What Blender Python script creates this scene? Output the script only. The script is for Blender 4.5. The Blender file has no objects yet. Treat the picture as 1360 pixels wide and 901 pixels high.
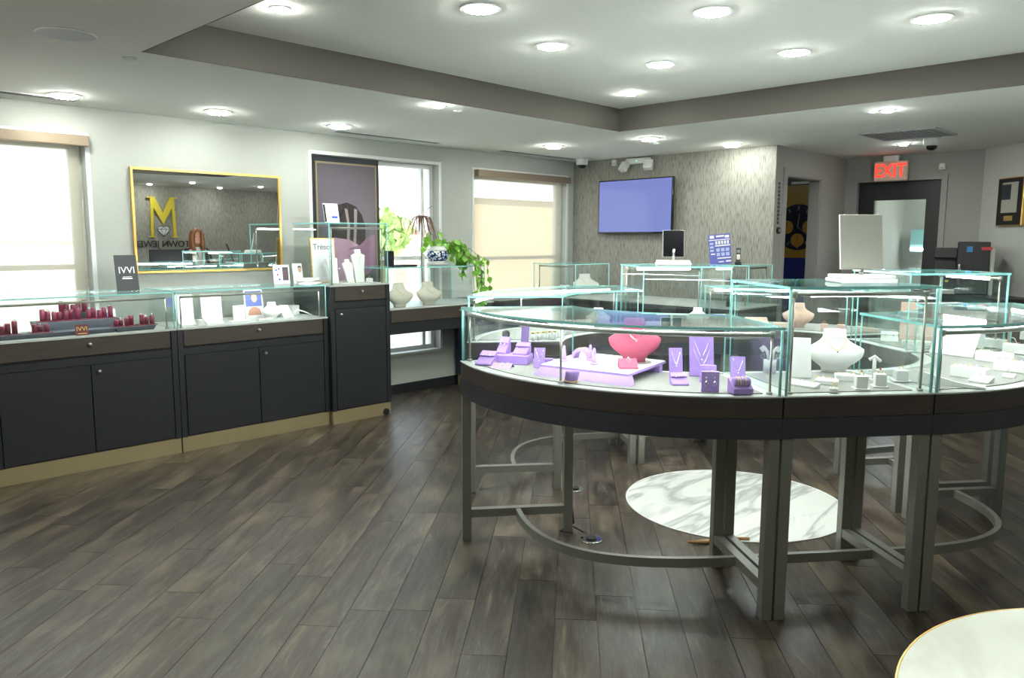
import bpy, bmesh, math, random
from mathutils import Vector, Matrix
random.seed(7)
PI = math.pi
SC = bpy.context.scene
COL = SC.collection

# ------------------------------------------------------------------ camera
CAM_H = 1.6
FPX = 1035.0
_yaw, _pit, _rol = math.radians(45.7), math.radians(7.3), math.radians(0.2)
_f = Vector((math.sin(_yaw)*math.cos(_pit), math.cos(_yaw)*math.cos(_pit), -math.sin(_pit)))
_r0 = Vector((math.cos(_yaw), -math.sin(_yaw), 0)); _u0 = _r0.cross(_f)
_R = _r0*math.cos(_rol) + _u0*math.sin(_rol); _U = -_r0*math.sin(_rol) + _u0*math.cos(_rol)
CP = Vector((0, 0, CAM_H))
cam_d = bpy.data.cameras.new('camera'); cam = bpy.data.objects.new('camera', cam_d); COL.objects.link(cam)
cam_d.sensor_fit = 'HORIZONTAL'; cam_d.sensor_width = 36.0; cam_d.lens = FPX/1360*36; cam_d.clip_start = 0.02
cam.matrix_world = Matrix(((_R.x, _U.x, -_f.x, 0), (_R.y, _U.y, -_f.y, 0), (_R.z, _U.z, -_f.z, CAM_H), (0, 0, 0, 1)))
SC.camera = cam

def at(px, py, ax, v):
    """surveying helper: the real point seen at a pixel of the photograph on the plane axis=v"""
    d = _f + _R*((px-680)/FPX) - _U*((py-450.5)/FPX)
    return CP + d*((v-CP[ax])/d[ax])

# ------------------------------------------------------------------ world, sun, exposure
W = bpy.data.worlds.new('sky'); SC.world = W; W.use_nodes = True
wn = W.node_tree; wn.nodes.clear()
bg = wn.nodes.new('ShaderNodeBackground'); out = wn.nodes.new('ShaderNodeOutputWorld')
bg.inputs[0].default_value = (0.80, 0.90, 1.0, 1); bg.inputs[1].default_value = 1.7
wn.links.new(bg.outputs[0], out.inputs[0])
sun_d = bpy.data.lights.new('sun', 'SUN'); sun_d.energy = 6.5; sun_d.angle = 0.01; sun_d.color = (1, 0.96, 0.9)
sun = bpy.data.objects.new('sun', sun_d); COL.objects.link(sun); sun.rotation_euler = (math.radians(50), math.radians(8), math.radians(35))
SC.view_settings.view_transform = 'Standard'; SC.view_settings.look = 'None'
SC.view_settings.gamma = 1; SC.view_settings.exposure = 1.08
SC.view_settings.use_curve_mapping = False
SC.cycles.transparent_max_bounces = 64
SC.cycles.max_bounces = 10
SC.cycles.caustics_reflective = False; SC.cycles.caustics_refractive = False
SC.cycles.sample_clamp_indirect = 5.0

LENS_E = 270.0    # radiance of the lenses of the large downlights in the tray
LOW_E = 120.0     # of those in the low ceiling
SPOT_E = 220.0    # of the small ones
LED_E = 32.0      # emission of the strips inside the glass cases
CEIL = 2.56; TRAY = 2.76; WY = 6.42

# ------------------------------------------------------------------ materials
def nodes(m):
    m.use_nodes = True; nt = m.node_tree; b = nt.nodes.get('Principled BSDF'); return nt, b
_MC = {}
def mat(name, col, rough=0.5, metal=0.0, noise=0.0, nscale=20, bump=0.0, spec=0.5, emit=None, es=0, stretch=(1, 1, 1), col2=None, coat=0, detail=4, trans=0):
    if name in _MC: return _MC[name]
    m = bpy.data.materials.new(name); nt, b = nodes(m); _MC[name] = m
    b.inputs['Base Color'].default_value = (*col, 1); b.inputs['Roughness'].default_value = rough
    b.inputs['Metallic'].default_value = metal; b.inputs['Specular IOR Level'].default_value = spec
    if coat: b.inputs['Coat Weight'].default_value = coat
    if emit: b.inputs['Emission Color'].default_value = (*emit, 1); b.inputs['Emission Strength'].default_value = es
    tc = nt.nodes.new('ShaderNodeTexCoord'); mp = nt.nodes.new('ShaderNodeMapping'); mp.inputs['Scale'].default_value = stretch
    nz = nt.nodes.new('ShaderNodeTexNoise'); nz.inputs['Scale'].default_value = nscale; nz.inputs['Detail'].default_value = detail
    nt.links.new(tc.outputs['Object'], mp.inputs[0]); nt.links.new(mp.outputs[0], nz.inputs[0])
    mx = nt.nodes.new('ShaderNodeMix'); mx.data_type = 'RGBA'
    c2 = col2 or tuple(max(0, c*(1-max(noise, .06))) for c in col)
    mx.inputs[6].default_value = (*col, 1); mx.inputs[7].default_value = (*c2, 1)
    nt.links.new(nz.outputs[0], mx.inputs[0]); nt.links.new(mx.outputs[2], b.inputs['Base Color'])
    if bump:
        bp = nt.nodes.new('ShaderNodeBump'); bp.inputs['Strength'].default_value = bump; bp.inputs['Distance'].default_value = 0.004
        nt.links.new(nz.outputs[0], bp.inputs['Height']); nt.links.new(bp.outputs[0], b.inputs['Normal'])
    return m
def emitter(name, col, s):
    m = bpy.data.materials.new(name); m.use_nodes = True; nt = m.node_tree; nt.nodes.clear()
    e = nt.nodes.new('ShaderNodeEmission'); o = nt.nodes.new('ShaderNodeOutputMaterial')
    e.inputs[0].default_value = (*col, 1); e.inputs[1].default_value = s; nt.links.new(e.outputs[0], o.inputs[0]); return m
def glassmat(name, tint, r0=0.045, rough=0.0):
    """clear sheet glass: Schlick reflection over tinted straight-through transmission"""
    m = bpy.data.materials.new(name); m.use_nodes = True; nt = m.node_tree; nt.nodes.clear()
    N = nt.nodes.new; L = nt.links.new
    g = N('ShaderNodeNewGeometry'); dt = N('ShaderNodeVectorMath'); dt.operation = 'DOT_PRODUCT'
    L(g.outputs['Normal'], dt.inputs[0]); L(g.outputs['Incoming'], dt.inputs[1])
    ab = N('ShaderNodeMath'); ab.operation = 'ABSOLUTE'; L(dt.outputs['Value'], ab.inputs[0])
    su = N('ShaderNodeMath'); su.operation = 'SUBTRACT'; su.inputs[0].default_value = 1; L(ab.outputs[0], su.inputs[1])
    pw = N('ShaderNodeMath'); pw.operation = 'POWER'; pw.inputs[1].default_value = 5; L(su.outputs[0], pw.inputs[0])
    ma = N('ShaderNodeMath'); ma.operation = 'MULTIPLY_ADD'; ma.inputs[1].default_value = 0.9-r0; ma.inputs[2].default_value = r0; L(pw.outputs[0], ma.inputs[0])
    tr = N('ShaderNodeBsdfTransparent'); tr.inputs[0].default_value = (*tint, 1)
    gl = N('ShaderNodeBsdfGlossy'); gl.inputs['Roughness'].default_value = rough; gl.inputs[0].default_value = (.95, 1, .99, 1)
    mx = N('ShaderNodeMixShader'); L(ma.outputs[0], mx.inputs[0]); L(tr.outputs[0], mx.inputs[1]); L(gl.outputs[0], mx.inputs[2])
    o = N('ShaderNodeOutputMaterial'); L(mx.outputs[0], o.inputs[0]); return m

M = dict(
 wall=mat('wall_paint', (.425, .44, .405), .85, noise=.04, nscale=60, bump=.03),
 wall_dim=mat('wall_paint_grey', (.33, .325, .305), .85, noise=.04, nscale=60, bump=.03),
 ceil=mat('ceiling_paint', (.87, .875, .81), .9, noise=.03, nscale=40),
 tray=mat('tray_taupe', (.088, .080, .068), .85, noise=.1, nscale=200, bump=.05),
 white=mat('white_trim', (.74, .75, .73), .45),
 char=mat('charcoal_laminate', (.0155, .0175, .020), .42, noise=.15, nscale=300, bump=.02),
 dwood=mat('dark_wood', (.072, .057, .046), .42, nscale=9, stretch=(.6, .6, 14), col2=(.024, .019, .016), bump=.12, detail=8),
 toe=mat('brushed_gold_toe_kick', (.42, .33, .19), .38, .55, noise=.15, nscale=80, stretch=(1, 1, 8)),
 bandc=mat('slate_band', (.034, .037, .044), .4), steel=mat('satin_steel', (.27, .27, .235), .36, .45, noise=.1, nscale=90),
 rail=mat('rail_steel', (.42, .41, .36), .32, .85),
 chrome=mat('chrome', (.75, .75, .73), .12, 1),
 deck=mat('white_deck', (.52, .545, .52), .35),
 matg=mat('grey_mat', (.27, .265, .245), .7, noise=.1, nscale=200),
 purple=mat('lavender_suede', (.38, .235, .62), .75, noise=.12, nscale=60),
 purplel=mat('lavender_gloss', (.46, .30, .70), .4),
 coral=mat('coral_suede', (.50, .085, .155), .7, noise=.1, nscale=50),
 whites=mat('white_suede', (.76, .76, .73), .6, noise=.03, nscale=50),
 blush=mat('blush_suede', (.72, .47, .40), .7, noise=.08, nscale=50),
 cream=mat('cream_linen', (.66, .62, .53), .8, noise=.1, nscale=120),
 burg=mat('burgundy_leather', (.17, .018, .045), .5, noise=.2, nscale=60),
 greyr=mat('slate_riser', (.075, .085, .105), .6, noise=.15, nscale=80),
 gold=mat('gold', (.80, .52, .16), .35, .8),
 silver=mat('silver', (.85, .85, .83), .15, 1),
 black=mat('black_plastic', (.012, .012, .014), .4),
 blackg=mat('black_gloss', (.008, .008, .01), .08),
 ruby=mat('red_stone', (.6, .02, .05), .1), green=mat('green_stone', (.02, .3, .12), .1), blue=mat('blue_stone', (.03, .08, .5), .1),
 led=emitter('led_strip', (.90, .97, 1.0), LED_E), lamp=emitter('downlight_lens', (.95, 1, .92), LENS_E), lampl=emitter('downlight_lens_low', (.95, 1, .92), LOW_E), lamps=emitter('spot_lens', (.95, 1, .92), SPOT_E),
 glass=glassmat('clear_glass', (.972, .99, .985), .035), win=glassmat('window_glass', (.96, .98, .97), .04),
 mirror=mat('mirror_silver', (.78, .79, .78), .01, 1),
 edge=mat('glass_edge_teal', (.34, .80, .78), .15, spec=.8, emit=None),
 leaf=mat('pothos_leaf', (.13, .36, .035), .4, noise=.5, nscale=14, col2=(.24, .5, .06)),
 vine=mat('vine_stem', (.13, .11, .04), .6), redleaf=mat('bronze_leaf', (.30, .13, .06), .5, noise=.4, nscale=8),
 paper=mat('paper_white', (.8, .8, .8), .6), navy=mat('navy_side', (.012, .022, .045), .35),
 skin=mat('skin', (.52, .27, .18), .55), hair=mat('auburn_hair', (.30, .12, .045), .5, noise=.5, nscale=30, stretch=(6, 6, 1)),
 jacket=mat('black_jacket', (.01, .012, .02), .8), blouse=mat('white_blouse', (.6, .58, .52), .8),
)
_MC['mirror_silver'].node_tree.nodes['Principled BSDF'].inputs['Roughness'].default_value = 0.005

def wallpaper():
    m = bpy.data.materials.new('striated_wallpaper'); nt, b = nodes(m); N = nt.nodes.new; L = nt.links.new
    tc = N('ShaderNodeTexCoord'); mp = N('ShaderNodeMapping'); mp.inputs['Scale'].default_value = (1, 1, .11)
    n1 = N('ShaderNodeTexNoise'); n1.inputs['Scale'].default_value = 110; n1.inputs['Detail'].default_value = 3
    n2 = N('ShaderNodeTexNoise'); n2.inputs['Scale'].default_value = 3.5; n2.inputs['Detail'].default_value = 4
    L(tc.outputs['Object'], mp.inputs[0]); L(mp.outputs[0], n1.inputs[0]); L(tc.outputs['Object'], n2.inputs[0])
    cr = N('ShaderNodeValToRGB'); e = cr.color_ramp.elements
    e[0].position = .33; e[0].color = (.15, .14, .118, 1); e[1].position = .66; e[1].color = (.33, .32, .28, 1)
    k = e.new(.45); k.color = (.255, .245, .215, 1)
    L(n1.outputs[0], cr.inputs[0])
    mx = N('ShaderNodeMix'); mx.data_type = 'RGBA'; mx.blend_type = 'MULTIPLY'; mx.inputs[0].default_value = .2
    c2 = N('ShaderNodeValToRGB'); c2.color_ramp.elements[0].position = .35; c2.color_ramp.elements[0].color = (.7, .7, .7, 1); c2.color_ramp.elements[1].position = .6
    L(n2.outputs[0], c2.inputs[0]); L(cr.outputs[0], mx.inputs[6]); L(c2.outputs[0], mx.inputs[7]); L(mx.outputs[2], b.inputs['Base Color'])
    bp = N('ShaderNodeBump'); bp.inputs['Strength'].default_value = .5; bp.inputs['Distance'].default_value = .006
    L(n1.outputs[0], bp.inputs['Height']); L(bp.outputs[0], b.inputs['Normal']); b.inputs['Roughness'].default_value = .55
    return m
M['paperw'] = wallpaper()

def plankmat():
    m = bpy.data.materials.new('weathered_oak_plank'); nt, b = nodes(m); N = nt.nodes.new; L = nt.links.new
    oi = N('ShaderNodeObjectInfo'); ge = N('ShaderNodeNewGeometry'); ad = N('ShaderNodeMath'); ad.operation = 'ADD'
    L(oi.outputs['Random'], ad.inputs[0]); L(ge.outputs['Random Per Island'], ad.inputs[1])
    fr = N('ShaderNodeMath'); fr.operation = 'FRACT'; L(ad.outputs[0], fr.inputs[0])
    tc = N('ShaderNodeTexCoord'); mp = N('ShaderNodeMapping'); mp.inputs['Rotation'].default_value = (0, 0, math.radians(-PLANK_A)); L(ge.outputs['Position'], mp.inputs[0])
    cb = N('ShaderNodeCombineXYZ'); ml = N('ShaderNodeMath'); ml.operation = 'MULTIPLY'; ml.inputs[1].default_value = 13.0; L(fr.outputs[0], ml.inputs[0]); L(ml.outputs[0], cb.inputs[2]); L(ml.outputs[0], cb.inputs[0])
    va = N('ShaderNodeVectorMath'); L(mp.outputs[0], va.inputs[0]); L(cb.outputs[0], va.inputs[1])
    s1 = N('ShaderNodeMapping'); s1.inputs['Scale'].default_value = (1.3, 9, 1); L(va.outputs[0], s1.inputs[0])
    n1 = N('ShaderNodeTexNoise'); n1.inputs['Scale'].default_value = 2.1; n1.inputs['Detail'].default_value = 12; n1.inputs['Roughness'].default_value = .74; n1.inputs['Distortion'].default_value = .8; L(s1.outputs[0], n1.inputs[0])
    s2 = N('ShaderNodeMapping'); s2.inputs['Scale'].default_value = (4, 110, 1); L(va.outputs[0], s2.inputs[0])
    n2 = N('ShaderNodeTexNoise'); n2.inputs['Scale'].default_value = 1.5; n2.inputs['Detail'].default_value = 5; L(s2.outputs[0], n2.inputs[0])
    s3 = N('ShaderNodeMapping'); s3.inputs['Scale'].default_value = (1.2, 3.2, 1); L(va.outputs[0], s3.inputs[0])
    n3 = N('ShaderNodeTexNoise'); n3.inputs['Scale'].default_value = 2.2; n3.inputs['Detail'].default_value = 5; L(s3.outputs[0], n3.inputs[0])
    cr = N('ShaderNodeValToRGB'); e = cr.color_ramp.elements
    e[0].position = .34; e[0].color = (.016, .009, .005, 1); e[1].position = .68; e[1].color = (.165, .122, .070, 1)
    k = e.new(.46); k.color = (.046, .031, .021, 1); k = e.new(.57); k.color = (.070, .057, .046, 1)
    L(n1.outputs[0], cr.inputs[0])
    mx = N('ShaderNodeMix'); mx.data_type = 'RGBA'; mx.blend_type = 'MULTIPLY'; mx.inputs[0].default_value = .8
    c2 = N('ShaderNodeValToRGB'); c2.color_ramp.elements[0].position = .3; c2.color_ramp.elements[0].color = (.45, .42, .40, 1); c2.color_ramp.elements[1].position = .62; c2.color_ramp.elements[1].color = (1.12, 1.1, 1.05, 1)
    L(n2.outputs[0], c2.inputs[0]); L(cr.outputs[0], mx.inputs[6]); L(c2.outputs[0], mx.inputs[7])
    m2 = N('ShaderNodeMix'); m2.data_type = 'RGBA'; m2.blend_type = 'MIX'
    c3 = N('ShaderNodeValToRGB'); c3.color_ramp.elements[0].position = .50; c3.color_ramp.elements[0].color = (0, 0, 0, 1); c3.color_ramp.elements[1].position = .75; c3.color_ramp.elements[1].color = (.8, .8, .8, 1)
    L(n3.outputs[0], c3.inputs[0]); L(c3.outputs[0], m2.inputs[0]); L(mx.outputs[2], m2.inputs[6]); m2.inputs[7].default_value = (.15, .118, .070, 1)
    hv = N('ShaderNodeHueSaturation'); mr = N('ShaderNodeMapRange'); mr.inputs[3].default_value = .72; mr.inputs[4].default_value = 1.2
    L(fr.outputs[0], mr.inputs[0]); L(mr.outputs[0], hv.inputs['Value']); L(m2.outputs[2], hv.inputs['Color']); hv.inputs['Saturation'].default_value = .9
    L(hv.outputs[0], b.inputs['Base Color'])
    ro = N('ShaderNodeMapRange'); ro.inputs[3].default_value = .27; ro.inputs[4].default_value = .42; L(n2.outputs[0], ro.inputs[0]); L(ro.outputs[0], b.inputs['Roughness'])
    bp = N('ShaderNodeBump'); bp.inputs['Strength'].default_value = .22; bp.inputs['Distance'].default_value = .002; L(n2.outputs[0], bp.inputs['Height']); L(bp.outputs[0], b.inputs['Normal'])
    return m
PLANK_A = 40.0
M['plank'] = plankmat()

def marble(name, base, vein, scale, wavy=True):
    m = bpy.data.materials.new(name); nt, b = nodes(m); N = nt.nodes.new; L = nt.links.new
    tc = N('ShaderNodeTexCoord'); mp = N('ShaderNodeMapping'); mp.inputs['Rotation'].default_value = (0, 0, math.radians(42)); mp.inputs['Scale'].default_value = (.55, 2.6, 1)
    L(tc.outputs['Object'], mp.inputs[0])
    n = N('ShaderNodeTexNoise'); n.inputs['Scale'].default_value = scale; n.inputs['Detail'].default_value = 6; n.inputs['Distortion'].default_value = 1.3; L(mp.outputs[0], n.inputs[0])
    cr = N('ShaderNodeValToRGB'); e = cr.color_ramp.elements; e[0].position = .44; e[0].color = (*base, 1); e[1].position = .58; e[1].color = (*base, 1)
    k = e.new(.505); k.color = (*vein, 1); k = e.new(.53); k.color = (*[(a+c)/2 for a, c in zip(base, vein)], 1)
    L(n.outputs[0], cr.inputs[0]); L(cr.outputs[0], b.inputs['Base Color']); b.inputs['Roughness'].default_value = .4; return m
M['rug'] = marble('marble_print', (.66, .68, .65), (.34, .36, .35), 1.5)
M['table'] = marble('marble_top', (.60, .62, .54), (.50, .52, .44), 1.1)

def screenmat():   # sheer roller blind: woven screen, part see-through, part glowing with daylight
    m = bpy.data.materials.new('sheer_screen_fabric'); m.use_nodes = True; nt = m.node_tree; nt.nodes.clear(); N = nt.nodes.new; L = nt.links.new
    tr = N('ShaderNodeBsdfTransparent'); tr.inputs[0].default_value = (1, .985, .95, 1)
    tl = N('ShaderNodeBsdfTranslucent'); tl.inputs[0].default_value = (.60, .565, .49, 1)
    df = N('ShaderNodeBsdfDiffuse'); df.inputs[0].default_value = (.50, .47, .40, 1)
    a = N('ShaderNodeMixShader'); a.inputs[0].default_value = .5; L(tl.outputs[0], a.inputs[1]); L(df.outputs[0], a.inputs[2])
    b = N('ShaderNodeMixShader'); b.inputs[0].default_value = .42; L(a.outputs[0], b.inputs[2]); L(tr.outputs[0], b.inputs[1])
    o = N('ShaderNodeOutputMaterial'); L(b.outputs[0], o.inputs[0]); return m
M['screen'] = screenmat()
def portrait():    # soft studio backdrop print
    m = bpy.data.materials.new('portrait_backdrop'); nt, b = nodes(m); N = nt.nodes.new; L = nt.links.new
    tc = N('ShaderNodeTexCoord'); g = N('ShaderNodeTexGradient'); g.gradient_type = 'SPHERICAL'; mp = N('ShaderNodeMapping'); mp.inputs['Location'].default_value = (-.2, 0, -.9); mp.inputs['Scale'].default_value = (1.1, 1, 1.1)
    L(tc.outputs['Object'], mp.inputs[0]); L(mp.outputs[0], g.inputs[0])
    cr = N('ShaderNodeValToRGB'); cr.color_ramp.elements[0].color = (.035, .031, .042, 1); cr.color_ramp.elements[1].color = (.20, .165, .20, 1)
    L(g.outputs[0], cr.inputs[0]); L(cr.outputs[0], b.inputs['Base Color']); b.inputs['Roughness'].default_value = .5; return m
M['portrait'] = portrait()

# ------------------------------------------------------------------ mesh helpers
class MB:
    def __init__(s): s.v = []; s.f = []; s.sm = []
    def add(s, vs, fs, T=None, smooth=False):
        o = len(s.v)
        for v in vs:
            v = Vector(v); s.v.append(T @ v if T else v)
        for f in fs: s.f.append([i+o for i in f]); s.sm.append(smooth)
        return s
    def box(s, x0, x1, y0, y1, z0, z1, T=None):
        return s.add([(x0, y0, z0), (x1, y0, z0), (x1, y1, z0), (x0, y1, z0), (x0, y0, z1), (x1, y0, z1), (x1, y1, z1), (x0, y1, z1)],
                     [(3, 2, 1, 0), (4, 5, 6, 7), (0, 1, 5, 4), (1, 2, 6, 5), (2, 3, 7, 6), (3, 0, 4, 7)], T)
    def prism(s, pts, z0, z1, T=None):
        n = len(pts)
        a = sum(pts[i][0]*pts[(i+1) % n][1]-pts[(i+1) % n][0]*pts[i][1] for i in range(n))
        if a < 0: pts = pts[::-1]
        vs = [(p[0], p[1], z0) for p in pts]+[(p[0], p[1], z1) for p in pts]
        fs = [list(range(n))[::-1], list(range(n, 2*n))]+[(i, (i+1) % n, n+(i+1) % n, n+i) for i in range(n)]
        return s.add(vs, fs, T)
    def extr(s, pts, y0, y1, T=None):      # profile in x,z extruded along y
        R = Matrix(((1, 0, 0, 0), (0, 0, -1, 0), (0, 1, 0, 0), (0, 0, 0, 1)))
        return s.prism(pts, -y1, -y0, (T @ R) if T else R)
    def side(s, pts, x0, x1, T=None):      # profile in y,z extruded along x
        R = Matrix(((0, 0, 1, 0), (1, 0, 0, 0), (0, 1, 0, 0), (0, 0, 0, 1)))
        return s.prism(pts, x0, x1, (T @ R) if T else R)
    def cyl(s, c, r, z0, z1, n=20, r2=None, T=None, smooth=True):
        r2 = r if r2 is None else r2; vs = []; 
        for z, q in ((z0, r), (z1, r2)):
            vs += [(c[0]+q*math.cos(2*PI*i/n), c[1]+q*math.sin(2*PI*i/n), z) for i in range(n)]
        s.add(vs, [(i, (i+1) % n, n+(i+1) % n, n+i) for i in range(n)], T, smooth)
        return s.add(vs, [list(range(n))[::-1], list(range(n, 2*n))], T)
    def lathe(s, prof, c=(0, 0, 0), n=24, T=None):
        vs = []; m = len(prof)
        for r, z in prof: vs += [(c[0]+r*math.cos(2*PI*i/n), c[1]+r*math.sin(2*PI*i/n), c[2]+z) for i in range(n)]
        fs = [(k*n+i, k*n+(i+1) % n, (k+1)*n+(i+1) % n, (k+1)*n+i) for k in range(m-1) for i in range(n)]
        s.add(vs, fs, T, True)
        return s.add(vs, [list(range(n))[::-1], list(range((m-1)*n, m*n))], T)
    def loft(s, secs, n=28, p=2.4, T=None):   # (z, half width, half depth, y offset)
        vs = []; m = len(secs)
        for z, w, d, y in secs:
            for i in range(n):
                a = 2*PI*i/n; ca, sa = math.cos(a), math.sin(a)
                vs.append((w*math.copysign(abs(ca)**(2/p), ca), y+d*math.copysign(abs(sa)**(2/p), sa), z))
        fs = [(k*n+i, k*n+(i+1) % n, (k+1)*n+(i+1) % n, (k+1)*n+i) for k in range(m-1) for i in range(n)]
        s.add(vs, fs, T, True)
        return s.add(vs, [list(range(n))[::-1], list(range((m-1)*n, m*n))], T)
    def tube(s, pts, r, n=8, closed=False, T=None, flat=None):
        pts = [Vector(p) for p in pts]; m = len(pts); vs = []
        for i, p in enumerate(pts):
            a = pts[(i-1) % m] if (i or closed) else p; b = pts[(i+1) % m] if (i < m-1 or closed) else p
            t = (b-a).normalized(); up = Vector((0, 0, 1)) if abs(t.z) < .95 else Vector((0, 1, 0))
            x = t.cross(up).normalized(); y = x.cross(t)
            rr = r[i] if isinstance(r, (list, tuple)) else r
            for k in range(n):
                q = 2*PI*k/n; vs.append(p+x*(rr*math.cos(q))+y*((flat or rr)*math.sin(q)))
        fs = [(k*n+i, k*n+(i+1) % n, ((k+1) % m)*n+(i+1) % n, ((k+1) % m)*n+i) for k in range(m if closed else m-1) for i in range(n)]
        s.add(vs, fs, T, True)
        if not closed: s.add(vs, [list(range(n))[::-1], list(range((m-1)*n, m*n))], T)
        return s
    def bar(s, pts, hw, z0, z1, T=None, closed=False):   # rectangular section following a plan path
        m = len(pts); P = [Vector((p[0], p[1])) for p in pts]; vs = []
        for i, p in enumerate(P):
            a = P[i-1] if (i or closed) else p; b = P[(i+1) % m] if (i < m-1 or closed) else p
            t = (b-a).normalized(); nn = Vector((-t.y, t.x))
            if 0 < i < m-1 or closed:
                t1 = (p-a).normalized(); c = max(.5, abs(Vector((-t1.y, t1.x)).dot(nn))); k = hw/c
            else: k = hw
            l, q = p+nn*k, p-nn*k
            vs += [(l.x, l.y, z0), (q.x, q.y, z0), (q.x, q.y, z1), (l.x, l.y, z1)]
        fs = []
        for i in range(m if closed else m-1):
            o, w = i*4, ((i+1) % m)*4
            fs += [(o+j, o+(j+1) % 4, w+(j+1) % 4, w+j) for j in range(4)]
        if not closed: fs += [(3, 2, 1, 0), ((m-1)*4, (m-1)*4+1, (m-1)*4+2, (m-1)*4+3)]
        return s.add(vs, fs, T)
    def build(s, name, m, parent=None, bevel=0, loc=None, kind=None):
        me = bpy.data.meshes.new(name); me.from_pydata([tuple(v) for v in s.v], [], s.f); me.update()
        for p, q in zip(me.polygons, s.sm): p.use_smooth = q
        bm = bmesh.new(); bm.from_mesh(me); bmesh.ops.remove_doubles(bm, verts=bm.verts, dist=1e-6); bmesh.ops.recalc_face_normals(bm, faces=bm.faces)
        if bevel:
            es = [e for e in bm.edges if e.is_manifold and len(e.link_faces) == 2 and e.calc_face_angle(0) > .7]
            bmesh.ops.bevel(bm, geom=es, offset=bevel, segments=1, affect='EDGES', clamp_overlap=True)
        bm.to_mesh(me); bm.free()
        me.materials.append(m); o = bpy.data.objects.new(name, me); COL.objects.link(o)
        if parent: o.parent = parent
        if loc: o.location = loc
        if kind: o['kind'] = kind
        return o
def B(*a, **k): return MB().box(*a, **k)
def tag(o, label=None, cat=None, group=None, kind=None):
    if label: o['label'] = label
    if cat: o['category'] = cat
    if group: o['group'] = group
    if kind: o['kind'] = kind
    return o
def thing(name, label, cat, loc=(0, 0, 0), rz=0, group=None):
    o = bpy.data.objects.new(name, None); COL.objects.link(o); o.location = loc; o.rotation_euler = (0, 0, rz)
    o.empty_display_size = .05
    return tag(o, label, cat, group)
def struct(name, mb, m, parent=None, **k):
    o = mb.build(name, m, parent, **k)
    if not parent: o['kind'] = 'structure'
    return o
def dup(o, label=None, loc=None, rz=None, group=None, scale=None):
    def rec(a, par):
        c = a.copy(); COL.objects.link(c); c.parent = par
        for ch in CH.get(a.name, []): rec(ch, c)
        return c
    CH = {}
    st = [o]
    while st:
        a = st.pop(); cs = [b for b in a.children]; CH[a.name] = cs; st += cs
    r = rec(o, None)
    if label: r['label'] = label
    if loc is not None: r.location = loc
    if rz is not None: r.rotation_euler = (0, 0, rz)
    if group: r['group'] = group
    if scale: r.scale = (scale,)*3
    return r
def text(body, size, m, T, parent=None, name='lettering', depth=.002, align='CENTER', font_w=1.0, italic=0, bold=0):
    cu = bpy.data.curves.new('lt', 'FONT'); cu.body = body; cu.size = size; cu.extrude = depth; cu.align_x = align; cu.align_y = 'CENTER'; cu.shear = italic
    cu.resolution_u = 3; cu.offset = bold
    to = bpy.data.objects.new('lt', cu); COL.objects.link(to); bpy.context.view_layer.update()
    me = bpy.data.meshes.new_from_object(to.evaluated_get(bpy.context.evaluated_depsgraph_get())); bpy.data.objects.remove(to)
    me.transform(Matrix.Diagonal((font_w, 1, 1, 1))); me.transform(T); me.materials.clear(); me.materials.append(m)
    o = bpy.data.objects.new(name, me); COL.objects.link(o)
    if parent: o.parent = parent
    return o
def Tm(loc=(0, 0, 0), rx=0, ry=0, rz=0):
    return Matrix.Translation(loc) @ Matrix.Rotation(rz, 4, 'Z') @ Matrix.Rotation(ry, 4, 'Y') @ Matrix.Rotation(rx, 4, 'X')
UP = Matrix.Rotation(PI/2, 4, 'X')      # text plane xy -> xz, facing -y
def face(p, off=0): return math.atan2(-p[0], p[1])+off
# ================================================================== ROOM
X0, X1, Y0 = -2.2, 9.5, -2.6
TVX = 7.68
# floor: dark underlay, then every plank
floor = struct('floor', B(X0, 12, Y0-1.2, WY+.1, -.10, -.008), M['black'])
def clip(poly, x0, x1, y0, y1):
    for ax, v, sg in ((0, x0, 1), (0, x1, -1), (1, y0, 1), (1, y1, -1)):
        o = []
        for i in range(len(poly)):
            a, b = poly[i-1], poly[i]; da, db = (a[ax]-v)*sg, (b[ax]-v)*sg
            if (da >= 0) != (db >= 0):
                t = da/(da-db); o.append((a[0]+(b[0]-a[0])*t, a[1]+(b[1]-a[1])*t))
            if db >= 0: o.append(b)
        poly = o
        if not poly: break
    return poly
pw, pl, gap = .178, 1.22, .0012
ca, sa = math.cos(math.radians(PLANK_A)), math.sin(math.radians(PLANK_A))
planks = []
for r in range(-60, 60):
    off = random.random()*pl
    for c in range(-12, 14):
        a0, a1 = c*pl+off+gap, (c+1)*pl+off-gap; b0, b1 = r*pw+gap+.05, (r+1)*pw-gap+.05
        q = [(a*ca-b*sa, a*sa+b*ca) for a, b in ((a0, b0), (a1, b0), (a1, b1), (a0, b1))]
        q = clip(q, X0, 12, Y0-1.2, WY-.002)
        if len(q) < 3: continue
        cx, cy = sum(p[0] for p in q)/len(q), sum(p[1] for p in q)/len(q)
        d = Vector((cx, cy, 0))-CP; dz = d.dot(_f); key = 99
        if dz > .5:
            sx, sy = 680+FPX*d.dot(_R)/dz, 450-FPX*d.dot(_U)/dz
            if -200 < sx < 1560 and sy < 1050: key = dz
        planks.append((key, q))
planks.sort(key=lambda t: t[0])
rest = MB()
for i, (k, q) in enumerate(planks):
    if i < 300: MB().prism(q, -.008, 0).build('plank', M['plank'], floor)
    else: rest.prism(q, -.008, 0)
rest.build('far_planks', M['plank'], floor, kind='stuff')

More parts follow.
